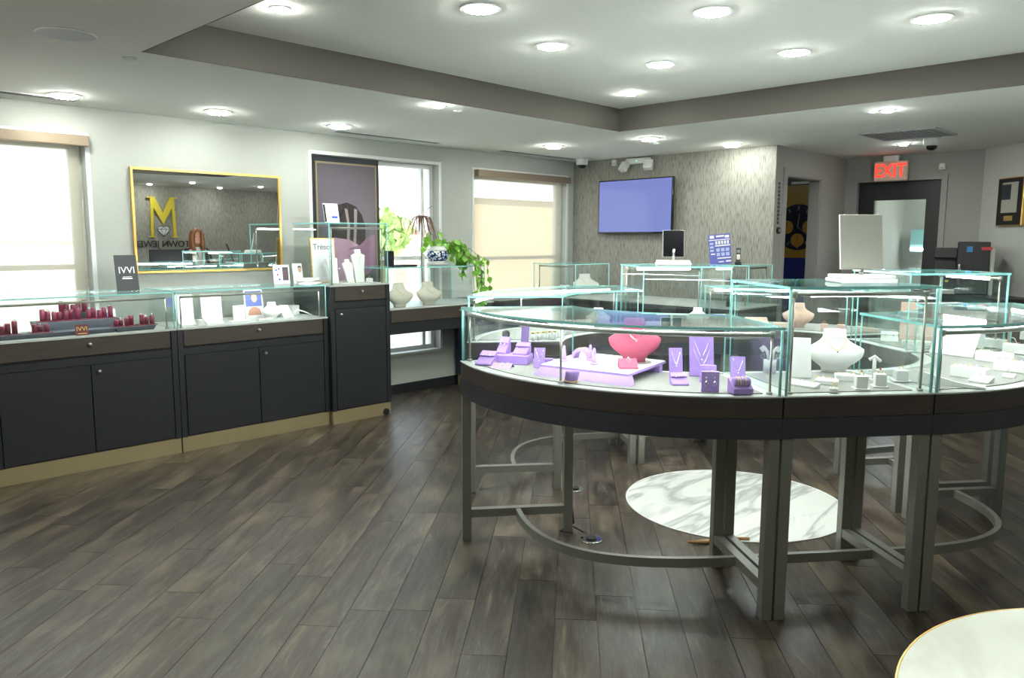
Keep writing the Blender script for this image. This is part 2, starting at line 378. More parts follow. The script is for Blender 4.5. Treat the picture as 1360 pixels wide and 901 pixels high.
# ceiling with the raised tray
TX0, TX1, TY0, TY1 = 1.66, 5.80, .55, 4.33
c = MB()
c.box(X0, TX0, Y0-1.2, WY+.2, CEIL, CEIL+.1); c.box(TX1, 12, Y0-1.2, WY+.2, CEIL, CEIL+.1)
c.box(TX0, TX1, TY1, WY+.2, CEIL, CEIL+.1)
wave = [(TX0+(TX1-TX0)*i/24, TY0+.14*math.sin(i/24*2*PI*1.2)) for i in range(25)]
c.prism([(TX0, Y0-1.2), (TX1, Y0-1.2)]+wave[::-1], CEIL, CEIL+.1)
c.box(TX0-.3, TX1+.3, TY0-.5, TY1+.3, TRAY, TRAY+.05).box(TX0-.12, TX0, TY0-.4, TY1+.12, CEIL+.1, TRAY).box(TX1, TX1+.12, TY0-.4, TY1+.12, CEIL+.1, TRAY).box(TX0, TX1, TY1, TY1+.12, CEIL+.1, TRAY).box(TX0, TX1, TY0-.4, TY0-.3, CEIL+.1, TRAY)
ceiling = struct('ceiling', c, M['ceil'])
t = MB()
t.box(TX0+.001, TX0+.008, TY0-.1, TY1-.009, CEIL+.001, TRAY-.001); t.box(TX1-.008, TX1-.001, TY0-.1, TY1-.009, CEIL+.001, TRAY-.001)
t.box(TX0+.001, TX1-.001, TY1-.008, TY1-.001, CEIL+.001, TRAY-.001); t.bar([(a, b+.012) for a, b in wave], .004, CEIL+.001, TRAY-.001)
struct('trim_1', t, M['tray'])

# window wall (left) with three openings
WIN = [(.35, 2.02, .42, 2.34), (3.93, 5.46, .42, 2.375), (5.965, 7.54, .42, 2.355)]
w = MB(); xs = X0
for a, b, z0, z1 in WIN:
    w.box(xs, a, WY, WY+.2, 0, CEIL); w.box(a, b, WY, WY+.2, 0, z0); w.box(a, b, WY, WY+.2, z1, CEIL); xs = b
w.box(xs, TVX+.2, WY, WY+.2, 0, CEIL)
struct('wall_left', w, M['wall'])
struct('baseboard_left', B(X0, TVX, WY-.015, WY, 0, .10), M['char'])
# TV wall
struct('wall_far', B(TVX, TVX+.12, 3.855, WY, 0, CEIL).box(TVX, TVX+.0025, 3.74, 3.855, 0, CEIL), M['paperw'])
struct('baseboard_far', B(TVX-.015, TVX, 3.74, WY-.02, 0, .10), M['char'])
# hallway wall (faces the room's right side) with a doorway
DX0, DX1, DZ = 7.93, 8.76, 2.27
w = B(TVX+.003, DX0, 3.74, 3.85, 0, CEIL).box(DX1, 9.62, 3.74, 3.85, 0, CEIL).box(DX0, DX1, 3.74, 3.85, DZ, CEIL)
struct('wall_hall', w, M['wall_dim'])
d1 = struct('door_1', B(DX0-.08, DX0, 3.725, 3.739, 0, DZ).box(DX1, DX1+.08, 3.725, 3.739, 0, DZ).box(DX0-.08, DX1+.08, 3.725, 3.739, DZ+.0005, DZ+.08)
            .box(DX0-.001, DX0+.012, 3.735, 3.855, 0, DZ).box(DX1-.012, DX1+.001, 3.735, 3.855, 0, DZ).box(DX0, DX1, 3.735, 3.855, DZ-.012, DZ), mat('door_casing', (.30, .295, .28), .6))
# small room behind it
w = B(10.05, 10.15, 3.6, 6.4, 0, CEIL).box(TVX+.13, 10.1, 5.9, 6.0, 0, CEIL)
struct('wall_store', w, M['wall_dim'])
# wall with the exit door
EY0, EY1, EZ = 2.70, 3.60, 2.27
w = B(9.5, 9.62, 2.25, EY0, 0, CEIL).box(9.5, 9.62, EY1, 3.74, 0, CEIL).box(9.5, 9.62, EY0, EY1, EZ, CEIL)
struct('wall_exit', w, M['wall_dim'])
d2 = struct('door_2', B(9.48, 9.499, EY0-.06, EY0, 0, EZ).box(9.48, 9.499, EY1, EY1+.06, 0, EZ).box(9.48, 9.499, EY0-.06, EY1+.06, EZ+.0005, EZ+.06), _MC['door_casing'])
gy0, gy1, gz0, gz1 = 2.86, 3.42, .35, 2.06
B(9.54, 9.585, EY0+.005, gy0, .005, EZ).box(9.54, 9.585, gy1, EY1-.005, .005, EZ).box(9.54, 9.585, gy0, gy1, .005, gz0).box(9.54, 9.585, gy0, gy1, gz1, EZ).build('door_leaf', M['black'], d2)
B(9.556, 9.562, gy0-.005, gy1+.005, gz0, gz1).build('door_pane', M['glass'], d2)
MB().tube([(9.50, 3.50, 1.0), (9.47, 3.50, 1.0), (9.47, 3.50, 1.3), (9.50, 3.50, 1.3)], .012).build('door_handle', M['steel'], d2)
# bright room beyond the glass door
struct('wall_office', B(11.6, 11.7, .6, 5, 0, CEIL).box(9.62, 11.7, 3.75, 3.85, 0, CEIL).box(9.62, 11.7, 1.2, 1.3, 0, CEIL), M['wall'])
# diagonal wall and the papered, curved back wall that the mirror shows
dg = [(9.62, 2.42), (8.35, 1.15)]
struct('wall_right', MB().bar([(9.6, 2.33), (8.42, 1.15), (8.9, .2), (9.3, -1.2)], .05, 0, CEIL), mat('wall_paint_pale', (.50, .505, .475), .85))  # plain paint, lighter than on the window wall
cv = [(9.3-.29*i, -2.3-.16*math.sin(i/20*PI*2.2+.6)) for i in range(0, 26)]
struct('wall_back', MB().bar([(9.3, -1.2)]+cv, .05, 0, CEIL), M['paperw'])
struct('wall_behind', B(X0-.1, X0, Y0-1.2, WY+.2, 0, CEIL).box(X0, 2.1, -2.62, -2.5, 0, CEIL), M['wall'])

# ------------------------------------------------------------------ windows
def window(n, a, b, z0, z1, mid):
    fr = MB(); y0, y1 = WY+.10, WY+.15; s = .045 if n == 2 else .085
    fr.box(a, a+s, y0, y1, z0, z1).box(b-s, b, y0, y1, z0, z1).box(a+s, b-s, y0, y1, z0, z0+s).box(a+s, b-s, y0, y1, z1-s, z1)
    o = struct('window_%d' % n, fr, M['white'])
    m_ = (a+b)/2
    B(a+s, b-s, y0+.005, y1-.005, mid-.02, mid+.02).build('rail', M['white'], o)
    if n == 2: B(b-.16, b-.12, y0, y1, z0+s, z1-s).build('mullion', M['white'], o)
    B(a+s, b-s, y0+.02, y0+.026, z0+s, mid-.02).build('pane', M['win'], o)
    B(a+s, b-s, y0+.02, y0+.026, mid+.02, z1-s).build('pane', M['win'], o)
    B(a-.0, b+.0, WY-.02, y0, z0-.02, z0+.004).build('sill', M['white'], o)
    c_ = .03
    B(a-c_, a, WY-.008, WY, z0, z1+c_).box(b, b+c_, WY-.008, WY, z0, z1+c_).box(a, b, WY-.008, WY, z1, z1+c_).build('casing', M['white'], o)
    return o
for n, (a, b, z0, z1) in enumerate(WIN): window(n+1, a, b, z0, z1, (1.38, 1.40, 1.38)[n])
def blind(label, a, b, zt, zb):
    t = thing('roller_blind', label, 'blind', ((a+b)/2, WY, zb)); w_ = (b-a)/2
    h = zt-zb
    B(-w_, w_, -.075, -.004, h-.075, h).build('headbox', mat('bronze_headbox', (.26, .20, .14), .45, .2), t, bevel=.003)
    B(-w_+.02, w_-.045, .03, .0312, .02, h-.07).build('fabric', M['screen'], t)
    B(-w_+.02, w_-.045, .024, .038, 0, .02).build('bottom_bar', M['white'], t)
blind('sheer beige roller blind pulled down over the window at the far left edge', .37, 2.03, 2.345, .46)
blind('sheer beige roller blind pulled down over the window beside the television wall', 5.97, 7.54, 2.36, .46)

# ------------------------------------------------------------------ outdoors
grass = mat('lawn', (.12, .26, .05), .9, noise=.4, nscale=3)
struct('ground', B(-30, 60, WY+.4, 90, -.75, -.7), mat('pale_paving', (.62, .60, .55), .9, noise=.1, nscale=2))
def building(label, x0, x1, y0, y1, h, m_, wins):
    t = thing('building', label, 'building', ((x0+x1)/2, y0, -.7)); w_ = (x1-x0)/2; dd = y1-y0
    B(-w_, w_, 0, dd, 0, h).build('wall', m_, t)
    B(-w_-.1, w_+.1, -.12, dd+.1, h, h+.25).build('parapet', M['white'], t)
    for (a, b, c_, d_) in wins:
        f = B(a, b, -.04, .02, c_, d_).build('window', M['white'], t); B(a+.08, b-.08, -.05, -.042, c_+.08, d_-.08).build('pane', mat('dark_pane', (.1, .12, .13), .1), f)
brick = bpy.data.materials.new('pink_brick'); nt, b_ = nodes(brick)
bt = nt.nodes.new('ShaderNodeTexBrick'); bt.inputs['Scale'].default_value = 4; bt.inputs['Color1'].default_value = (.72, .42, .36, 1); bt.inputs['Color2'].default_value = (.64, .36, .30, 1); bt.inputs['Mortar'].default_value = (.6, .55, .5, 1)
tcn = nt.nodes.new('ShaderNodeTexCoord'); mpn = nt.nodes.new('ShaderNodeMapping'); mpn.inputs['Rotation'].default_value = (PI/2, 0, 0)
nt.links.new(tcn.outputs['Object'], mpn.inputs[0]); nt.links.new(mpn.outputs[0], bt.inputs[0]); nt.links.new(bt.outputs[0], b_.inputs['Base Color'])
building('pink brick building seen through the clear window behind the potted plant', 13.65, 27, 17.5, 18.0, 2.55, brick, [(-2, -.8, 1.2, 2.6), (1, 2.2, 1.2, 2.6)])
building('low white flat-roofed building seen through the left blind', -6, 9, 26, 34, 2.2, mat('white_render', (.75, .73, .68), .8), [(-4, -2.5, .4, 1.6), (2.5, 4, .4, 1.6), (.2, 1.2, .4, 1.6)])
building('wide tan building close outside the blind beside the television wall', 10.9, 16.5, 12, 12.4, 3.15, mat('tan_render', (.42, .33, .22), .8), [(1.5, 2.3, 1.0, 2.4)])
def tree(label, x, y, h, r):
    t = thing('tree', label, 'tree', (x, y, -.7))
    MB().cyl((0, 0), .12, 0, h-r).build('trunk', M['vine'], t)
    m_ = MB()
    for i in range(420):
        a, b2, q = random.random()*2*PI, math.acos(random.uniform(-1, 1)), r*random.uniform(.55, 1)
        p = Vector((q*math.sin(b2)*math.cos(a), q*math.sin(b2)*math.sin(a), h-r*.6+q*.8*math.cos(b2))); s_ = .17
        T = Tm(p, random.random()*3, random.random()*3, random.random()*3)
        m_.add([(-s_, 0, 0), (0, -s_*.6, 0), (s_, 0, 0), (0, s_*.6, 0)], [(0, 1, 2, 3)], T)
    m_.build('crown', mat('tree_leaf', (.45, .62, .22), .6), t, kind='stuff')
tree('leafy green tree outside the clear window left of the brick building', 11.35, 15.4, 2.85, .72)
tree('pale tree rising above the white roof outside the left window', 1.5, 38, 5.6, 2.3)
tree('second rounder tree farther right above the white roof outside the left window', 6.2, 40, 5.4, 1.9)

# ------------------------------------------------------------------ ceiling fittings
def downlight(label, x, y, z, r, big):
    t = thing('downlight', label, 'ceiling light', (x, y, z), 0, 'large ceiling downlights' if big else 'small ceiling spotlights')
    ring = MB(); n = 32; vs = []
    for rr, zz in ((r, -.001), (r, -.006), (r*.80, -.008), (r*.76, .0-.001)):
        vs += [(rr*math.cos(2*PI*i/n), rr*math.sin(2*PI*i/n), zz) for i in range(n)]
    ring.add(vs, [(k*n+i, k*n+(i+1) % n, (k+1)*n+(i+1) % n, (k+1)*n+i) for k in range(3) for i in range(n)], smooth=False)
    ring.build('trim_ring', M['white'], t)
    if big:
        MB().cyl((0, 0), r*.78, -.003, -.001, 28).build('lens_plate', mat('lens_plate', (.6, .62, .6), .3), t)
        pts = [(0, 0)]+[(.29*r*math.cos(i*PI/3+.2), .29*r*math.sin(i*PI/3+.2)) for i in range(6)]+[(.58*r*math.cos(i*PI/6), .58*r*math.sin(i*PI/6)) for i in range(12)]
        if 'lens' not in _MC:
            pr = MB().lathe([(r*.115, -.003), (r*.115, -.0085), (r*.09, -.013), (r*.04, -.0145)], n=8).build('led_lens', M['lamp']); _MC['lens'] = pr.data; bpy.data.objects.remove(pr)
            pr = MB().lathe([(r*.115, -.003), (r*.115, -.0115), (r*.10, -.018), (r*.05, -.022)], n=8).build('led_lens', M['lampl']); _MC['lens_low'] = pr.data; bpy.data.objects.remove(pr)
        for p in pts:
            l = bpy.data.objects.new('led_lens', _MC['lens' if z > CEIL+.1 else 'lens_low']); COL.objects.link(l); l.parent = t; l.location = (p[0], p[1], 0)
    else:
        MB().lathe([(r*.70, -.001), (r*.70, -.010), (r*.6, -.016), (r*.3, -.020)], n=16).build('led_lens', M['lamps'], t)
big_hi = [((638, 11), 'leftmost large LED downlight in the raised tray ceiling, at the top edge'), ((733, 61), 'large LED downlight in the raised tray, second from left in its back row'),
 ((877, 85), 'large LED downlight in the raised tray nearest the taupe corner'), ((947, 15), 'large LED downlight in the raised tray at the top edge, second of the front row'),
 ((1056, 69), 'large LED downlight in the raised tray, rightmost of its back row'), ((1238, 24), 'large LED downlight in the raised tray at top right')]
for (p, l) in big_hi: q = at(*p, 2, TRAY); downlight(l, q.x, q.y, TRAY, .105, True)
big_lo = [((86, 126), 'large LED downlight above the left blind beside the slot vent'), ((290, 148), 'large LED downlight above the gold-framed mirror'),
 ((451, 167), 'large LED downlight above the framed portrait panel'), ((735, 194), 'large LED downlight above the blind next to the television wall'),
 ((863, 184), 'large LED downlight in front of the television, above the emergency light'), ((972, 192), 'large LED downlight washing the wallpaper right of the television')]
for (p, l) in big_lo: q = at(*p, 2, CEIL); downlight(l, q.x, q.y, CEIL, .105, True)
for (p, l, z) in [((372, 11), 'small round spotlight in the raised tray at its left end', TRAY), ((838, 124), 'small round spotlight in the raised tray close to the taupe corner', TRAY),
 ((582, 140), 'small round spotlight in the low ceiling above the window bench', CEIL), ((1179, 146), 'small round spotlight in the low ceiling right of the tray, before the vent', CEIL),
 ((1200, 191), 'small round spotlight right above the exit sign', CEIL)]:
    q = at(*p, 2, z); downlight(l, q.x, q.y, z, .055, False)
for x, y, l in [(5.95, -.75, 'small spotlight in the mirror, above the gold M'), (6.9, -1.72, 'small spotlight in the mirror, washing the wall beside the clerk'), (8.2, -1.66, 'small spotlight in the mirror, washing the wall at its right end'),
 (5.6, -1.72, 'small spotlight in the mirror, washing the lettering'), (7.3, -.9, 'small spotlight in the mirror, right of the clerk toward the room'), (1.0, -.6, 'small spotlight behind the camera at the left'), (2.9, -.5, 'small spotlight above the marble table'), (-1.2, 2.2, 'small spotlight left of the camera near the end wall'), (-1.0, 4.8, 'small spotlight left of the frame near the window wall')]:
    downlight(l, x, y, CEIL, .055, False)
for x, y, z, l in [(2.75, 1.95, TRAY, 'unseen large downlight added in the raised tray to light the foreground floor'), (3.6, 1.3, TRAY, 'unseen large downlight added in the raised tray, right over the near island'),
 (.2, 5.2, CEIL, 'unseen large downlight added near the left blind'), (-.8, 3.2, CEIL, 'unseen large downlight added left of the camera, middle of the room'), (.4, 1.2, CEIL, 'unseen large downlight added right above the camera'), (.9, 3.2, CEIL, 'unseen large downlight added above the left foreground floor')]:
    downlight(l, x, y, z, .105, True)  # added downlights out of view, brightening the low ceiling and near floor
q = at(88, 45, 2, CEIL)
t = thing('ceiling_speaker', 'large flat round white ceiling speaker at top left', 'speaker', (q.x, q.y, CEIL))
MB().cyl((0, 0), .125, -.006, 0, 40).build('grille', mat('speaker_grille', (.52, .53, .56), .6), t); MB().tube([(.127*math.cos(i*PI/20), .127*math.sin(i*PI/20), -.003) for i in range(40)], .004, 6, True).build('rim', M['white'], t)
for p, l in (((172, 77), 'flat sprinkler cap left of the tray corner'), ((609, 147), 'flat sprinkler cap beside the small spotlight over the bench'), ((1155, 149), 'flat sprinkler cap left of the small spotlight near the ceiling vent'), ((872, 190), 'flat sprinkler cap behind the downlight before the television')):
    q = at(*p, 2, CEIL); t = MB().cyl((0, 0), .038, -.008, 0, 24).cyl((0, 0), .03, -.012, -.008, 24).build('sprinkler_cap', M['white'], loc=(q.x, q.y, CEIL)); tag(t, l, 'sprinkler')
for (a, b, l) in (((0, 124), (95, 136), 'long dark slot vent in the ceiling at the far left'), ((450, 173), (592, 189), 'long dark slot vent in the ceiling above the portrait window'), ((662, 200), (755, 212), 'long dark slot vent in the ceiling above the right blind')):
    p, q = at(*a, 2, CEIL), at(*b, 2, CEIL); y = 6.15; x0 = p.x-.9 if a[0] == 0 else p.x
    t = thing('slot_vent', l, 'vent', ((x0+q.x)/2, y, CEIL)); h = (q.x-x0)/2
    B(-h, h, -.045, .045, -.004, 0).build('frame', M['white'], t)
    for k in (-.02, .02): B(-h+.01, h-.01, k-.009, k+.009, -.006, -.003).build('slot', M['black'], t)
# return-air grille
g = [at(*p, 2, CEIL) for p in ((1145, 176), (1235, 168), (1268, 178), (1180, 188))]
cx, cy = sum(p.x for p in g)/4, sum(p.y for p in g)/4
t = thing('return_grille', 'large square grey return air grille in the ceiling before the exit sign', 'vent', (cx, cy, CEIL))
s_ = .32
B(-s_, s_, -s_, -s_+.03, -.012, 0).box(-s_, s_, s_-.03, s_, -.012, 0).box(-s_, -s_+.03, -s_+.03, s_-.03, -.012, 0).box(s_-.03, s_, -s_+.03, s_-.03, -.012, 0).build('frame', mat('grille_grey', (.42, .42, .42), .5), t)
B(-s_+.03, s_-.03, -s_+.03, s_-.03, -.002, 0).build('backing', mat('grille_back', (.25, .25, .25), .8), t)
for i in range(13): B(-s_+.03, s_-.03, -s_+.05+i*.044, -s_+.062+i*.044, -.010, -.002).build('slat', _MC['grille_grey'], t)
# dome cameras
for p, l in (((773, 211), 'white security dome camera in the corner by the television wall'), ((1238, 183), 'white security dome camera hanging beside the ceiling grille')):
    q = at(*p, 2, CEIL); t = thing('dome_camera', l, 'camera', (min(q.x, 9.1), min(q.y, 6.3), CEIL))
    MB().lathe([(.072, 0), (.075, -.01), (.070, -.065), (.060, -.075)], n=24).build('housing', M['white'], t)
    MB().lathe([(.050, -.075), (.047, -.095), (.03, -.112), (.002, -.118)], n=20).build('dome', M['blackg'], t)
# emergency twin light
q = at(848, 208, 0, TVX); t = thing('emergency_light', 'white twin-head emergency light at the top of the television wall', 'emergency light', (TVX-.001, 5.42, 2.50))
B(-.06, 0, -.16, .16, -.025, .04).build('body', M['white'], t, bevel=.006)
for s2 in (-1, 1):
    T = Tm((-.07, s2*.17, -.045), 0, math.radians(30), s2*-.4)
    h_ = B(-.035, .035, -.055, .055, -.06, .05, T=T).build('lamp_head', M['white'], t, bevel=.006)
B(-.062, -.06, .0, .008, .005, .012).build('status_light', emitter('green_led', (.1, 1, .3), 4), t)
for ax, p, l, n_ in ((0, (817, 217), 'small white motion sensor at the top of the television wall', TVX), (0, (1252, 222), 'small white motion sensor above the dark exit door', 9.5)):
    q = at(*p, ax, n_); t = thing('motion_sensor', l, 'sensor', (n_, q.y, q.z-.03))
    B(-.03, 0, -.03, .03, 0, .07).build('body', M['white'], t, bevel=.006); B(-.034, -.03, -.018, .018, .01, .03).build('lens', mat('sensor_lens', (.5, .5, .5), .3), t)
# exit sign, hanging in front of the door wall
t = thing('exit_sign', 'white exit sign glowing red over the dark door', 'sign', (9.38, 3.20, 2.375)); R_ = Tm(rz=-PI/2)
B(-.18, .18, -.025, .025, -.11, .11, T=R_).build('housing', mat('exit_housing', (.75, .55, .46), .5), t, bevel=.01)
B(-.08, .08, -.02, .02, .11, .172, T=R_).build('canopy', M['white'], t)
text('EXIT', .205, emitter('exit_red', (1, .035, .02), 1.3), R_ @ Tm((0, -.0265, .0)) @ UP, t, font_w=.80, depth=.003, bold=.0025)
# ------------------------------------------------------------------ TV, plaque, wall marks
T_ = thing('television', 'wall-mounted flat television showing a plain lavender blue screen', 'television', (TVX-.045, 5.405, 1.985), rz=0)
R_ = Tm(rz=math.radians(-94.0))
B(-.55, .55, -.07, -.035, -.315, .315, T=R_).build('bezel', M['blackg'], T_, bevel=.004)
B(-.535, .535, -.0725, -.07, -.295, .302, T=R_).build('screen', mat('tv_screen', (.02, .02, .03), .15, emit=(.155, .185, .47), es=.58), T_)
B(-.15, .15, -.035, .012, -.15, .15, T=R_).build('bracket', M['black'], T_)
t = thing('award_plaque', 'dark framed plaque with a gold edge on the diagonal wall', 'plaque', (9.133, 1.940, 1.99), rz=math.radians(-135+0))
# local -y faces (-.7071,.7071): wall normal into room
B(-.20, .20, -.03, 0, -.24, .24).build('frame', M['gold'], t, bevel=.004)
B(-.185, .185, -.034, -.03, -.23, .23).build('panel', M['black'], t)
B(-.12, .125, -.036, -.034, -.11, .19).build('certificate', mat('certificate', (.35, .35, .3), .5), t)
B(-.12, .02, -.038, -.036, .02, .17).build('photo', mat('plaque_photo', (.03, .04, .05), .3), t)
B(-.06, .07, -.038, -.034, -.19, -.14).build('nameplate', M['gold'], t)
t = thing('wall_lettering', 'tiny dark vertical lettering on the hall wall left of the doorway', 'sign', (7.77, 3.738, 1.95))
for i in range(11): MB().tube([(.018*math.cos(a_*PI/4), -.002, -.17+i*.04+.012*math.sin(a_*PI/4)) for a_ in range(8)], .004, 5, True).build('letter', M['black'], t)
t = thing('door_release_button', 'round black button with a silver centre beside the hall doorway', 'button', (7.78, 3.74, 1.70))
MB().cyl((0, 0), .035, 0, .02, 20, T=Matrix.Rotation(PI/2, 4, 'X')).build('button_body', M['black'], t); MB().cyl((0, 0), .015, .02, .024, 16, T=Matrix.Rotation(PI/2, 4, 'X')).build('button_cap', M['silver'], t)
# watch picture in the store room
t = thing('watch_poster', 'large picture of a yellow and blue watch seen through the hall doorway', 'poster', (10.045, 4.54, 1.31)); R_ = Tm(rz=-PI/2)
B(-.45, .45, -.01, 0, -1.0, 1.15, T=R_).build('sheet', mat('poster_dark', (.03, .025, .03), .4), t)
yel = mat('watch_yellow', (.40, .24, .03), .4); nav = mat('watch_navy', (.008, .010, .035), .3); org = mat('watch_orange', (.45, .24, .03), .4)
def disc(r, y, z, x, m_, nm, ry=1): return MB().prism([(r*math.cos(i*PI/18), r*math.sin(i*PI/18)) for i in range(36)], 0, .003, T=R_ @ Tm((x, y, z)) @ Matrix.Rotation(PI/2, 4, 'X')).build(nm, m_, t)
B(-.36, .36, -.013, -.01, -.05, 1.0, T=R_).build('watch_case', yel, t); 
disc(.40, -.016, .46, 0, yel, 'bezel'); disc(.30, -.020, .46, 0, nav, 'dial')
for x_, z_ in ((-.15, .46), (.15, .46), (0, .29)):
    disc(.088, -.024, z_, x_, org, 'subdial'); B(x_-.004, x_+.004, -.029, -.027, z_, z_+.07, T=R_).build('subdial_hand', nav, t)
for i in range(12):
    a_ = i*PI/6; B(-.012, .012, -.024, -.020, .215, .275, T=R_ @ Tm((0, 0, .46)) @ Matrix.Rotation(a_, 4, 'Y')).build('hour_marker', M['silver'], t)
for a_, l_ in ((2.2, .22), (.1, .17)): B(-.008, .008, -.032, -.028, 0, l_, T=R_ @ Tm((0, 0, .46)) @ Matrix.Rotation(a_, 4, 'Y')).build('hand', M['silver'], t)
B(-.40, .40, -.030, -.012, -.88, .06, T=R_).build('strap', mat('strap_blue', (.02, .03, .22), .5), t)
B(-.12, .12, -.016, -.013, 1.02, 1.05, T=R_).build('caption_bar', M['paper'], t)
# light in store room and office
downlight('round spotlight in the room behind the hall doorway', 8.9, 4.9, CEIL, .030, False)
downlight('round spotlight in the bright room behind the glass door', 10.6, 2.8, CEIL, .055, False)
downlight('unseen round spotlight added to brighten the room behind the glass door', 11.1, 2.0, CEIL, .055, False)  # added lamp, brightens what the door pane shows
downlight('unseen large downlight added to brighten the room behind the glass door', 10.9, 2.5, CEIL, .105, True)  # another lamp added for the brightness behind the pane
# ------------------------------------------------------------------ mirror
mx0, mx1, mz0, mz1 = 2.325, 3.595, 1.322, 2.147
t = thing('wall_mirror', 'wide wall mirror in a thin gold frame between the windows', 'mirror', ((mx0+mx1)/2, WY, mz0))
w_ = (mx1-mx0)/2; h = mz1-mz0; s_ = .018
B(-w_, w_, -.03, 0, 0, s_).box(-w_, w_, -.03, 0, h-s_, h).box(-w_, -w_+s_, -.03, 0, s_, h-s_).box(w_-s_, w_, -.03, 0, s_, h-s_).build('frame', M['gold'], t)
B(-w_+s_, w_-s_, -.02, -.005, s_, h-s_).build('mirror_glass', M['mirror'], t)
# ------------------------------------------------------------------ portrait panel in window 2
px0, px1, pz0, pz1 = 3.935, 4.70, .95, 2.365
t = thing('portrait_poster', 'tall portrait poster with a gold inner border covering half the window', 'poster', ((px0+px1)/2, WY+.05, pz0))
w_ = (px1-px0)/2; h = pz1-pz0
B(-w_, w_, -.03, 0, 0, h).build('panel', mat('panel_black', (.014, .018, .024), .4), t)
B(-w_+.05, w_-.03, -.032, -.03, .05, h-.05).build('border', mat('dull_gold', (.30, .24, .14), .4, .4), t)
B(-w_+.068, w_-.048, -.034, -.032, .068, h-.068).build('print', M['portrait'], t)
def flat(nm, pts, y, m_): MB().extr([(a_, min(b_2+.09, h-.09)) for a_, b_2 in pts], y, y+.0012).build(nm, m_, t)
hairm = mat('print_hair', (.012, .008, .010), .5, noise=.6, nscale=9, stretch=(7, 1, 1), col2=(.055, .035, .035)); pink = mat('print_hands', (.62, .36, .50), .5, noise=.3, nscale=6); pk2 = mat('print_hands_shade', (.33, .17, .27), .5)
flat('hair', [(-.20, .62), (-.22, .50), (-.16, .80), (-.10, .88), (.0, .905), (.10, .87), (.17, .79), (.21, .66), (.20, .52), (-.2, .35)][::1], -.0365, hairm)
flat('hand', [(-.29, .54), (-.15, .57), (.02, .55), (.12, .50), (.17, .40), (.12, .25), (.02, .12), (-.10, .12), (-.29, .2)], -.038, pink)
flat('hand', [(.0, .46), (.14, .50), (.24, .58), (.32, .60), (.32, .30), (.22, .20), (.10, .22), (.02, .30)], -.0395, pk2)
for k_ in (0, 2.2): flat('hair_streak', [(-.02+k_*.035, .40), (.0+k_*.035, .70), (-.03+k_*.05, .85), (.005+k_*.05, .84), (.03+k_*.035, .68), (.01+k_*.035, .40)], -.0372, mat('print_streak', (.34, .28, .27), .5))
for i in range(4): flat('finger', [(-.12, .44-i*.075), (.06, .46-i*.075), (.15, .43-i*.08), (.155, .405-i*.08), (.05, .40-i*.075), (-.12, .39-i*.075)], -.041, pink)
# ================================================================== ISLAND OF SHOWCASES
IO = Vector((4.27, 2.25, 0)); IA = math.atan2(-.62, .785)
iu = Vector((math.cos(IA), math.sin(IA), 0)); iv = Vector((-iu.y, iu.x, 0))
ZB, ZM, ZD, ZLOW, ZTALL = .789, .875, .967, 1.250, 1.415
def inset(out, inn, d):
    """shrink a plan outline made of an outer and an inner path by d"""
    pts = out+inn[::-1]; n = len(pts); a = sum(pts[i][0]*pts[(i+1) % n][1]-pts[(i+1) % n][0]*pts[i][1] for i in range(n))
    if a < 0: pts = pts[::-1]
    r = []
    for i in range(n):
        p, q, s = Vector(pts[i-1]), Vector(pts[i]), Vector(pts[(i+1) % n]); a1 = (q-p).normalized(); a2 = (s-q).normalized()
        n1 = Vector((-a1.y, a1.x)); n2 = Vector((-a2.y, a2.x)); b = (n1+n2); b = b.normalized(); c = max(.4, b.dot(n1)); r.append(tuple(q+b*(d/c)))
    return r
def wallseg(mb, a, b, z0, z1, t=.006): return mb.bar([a, b], t/2, z0, z1)
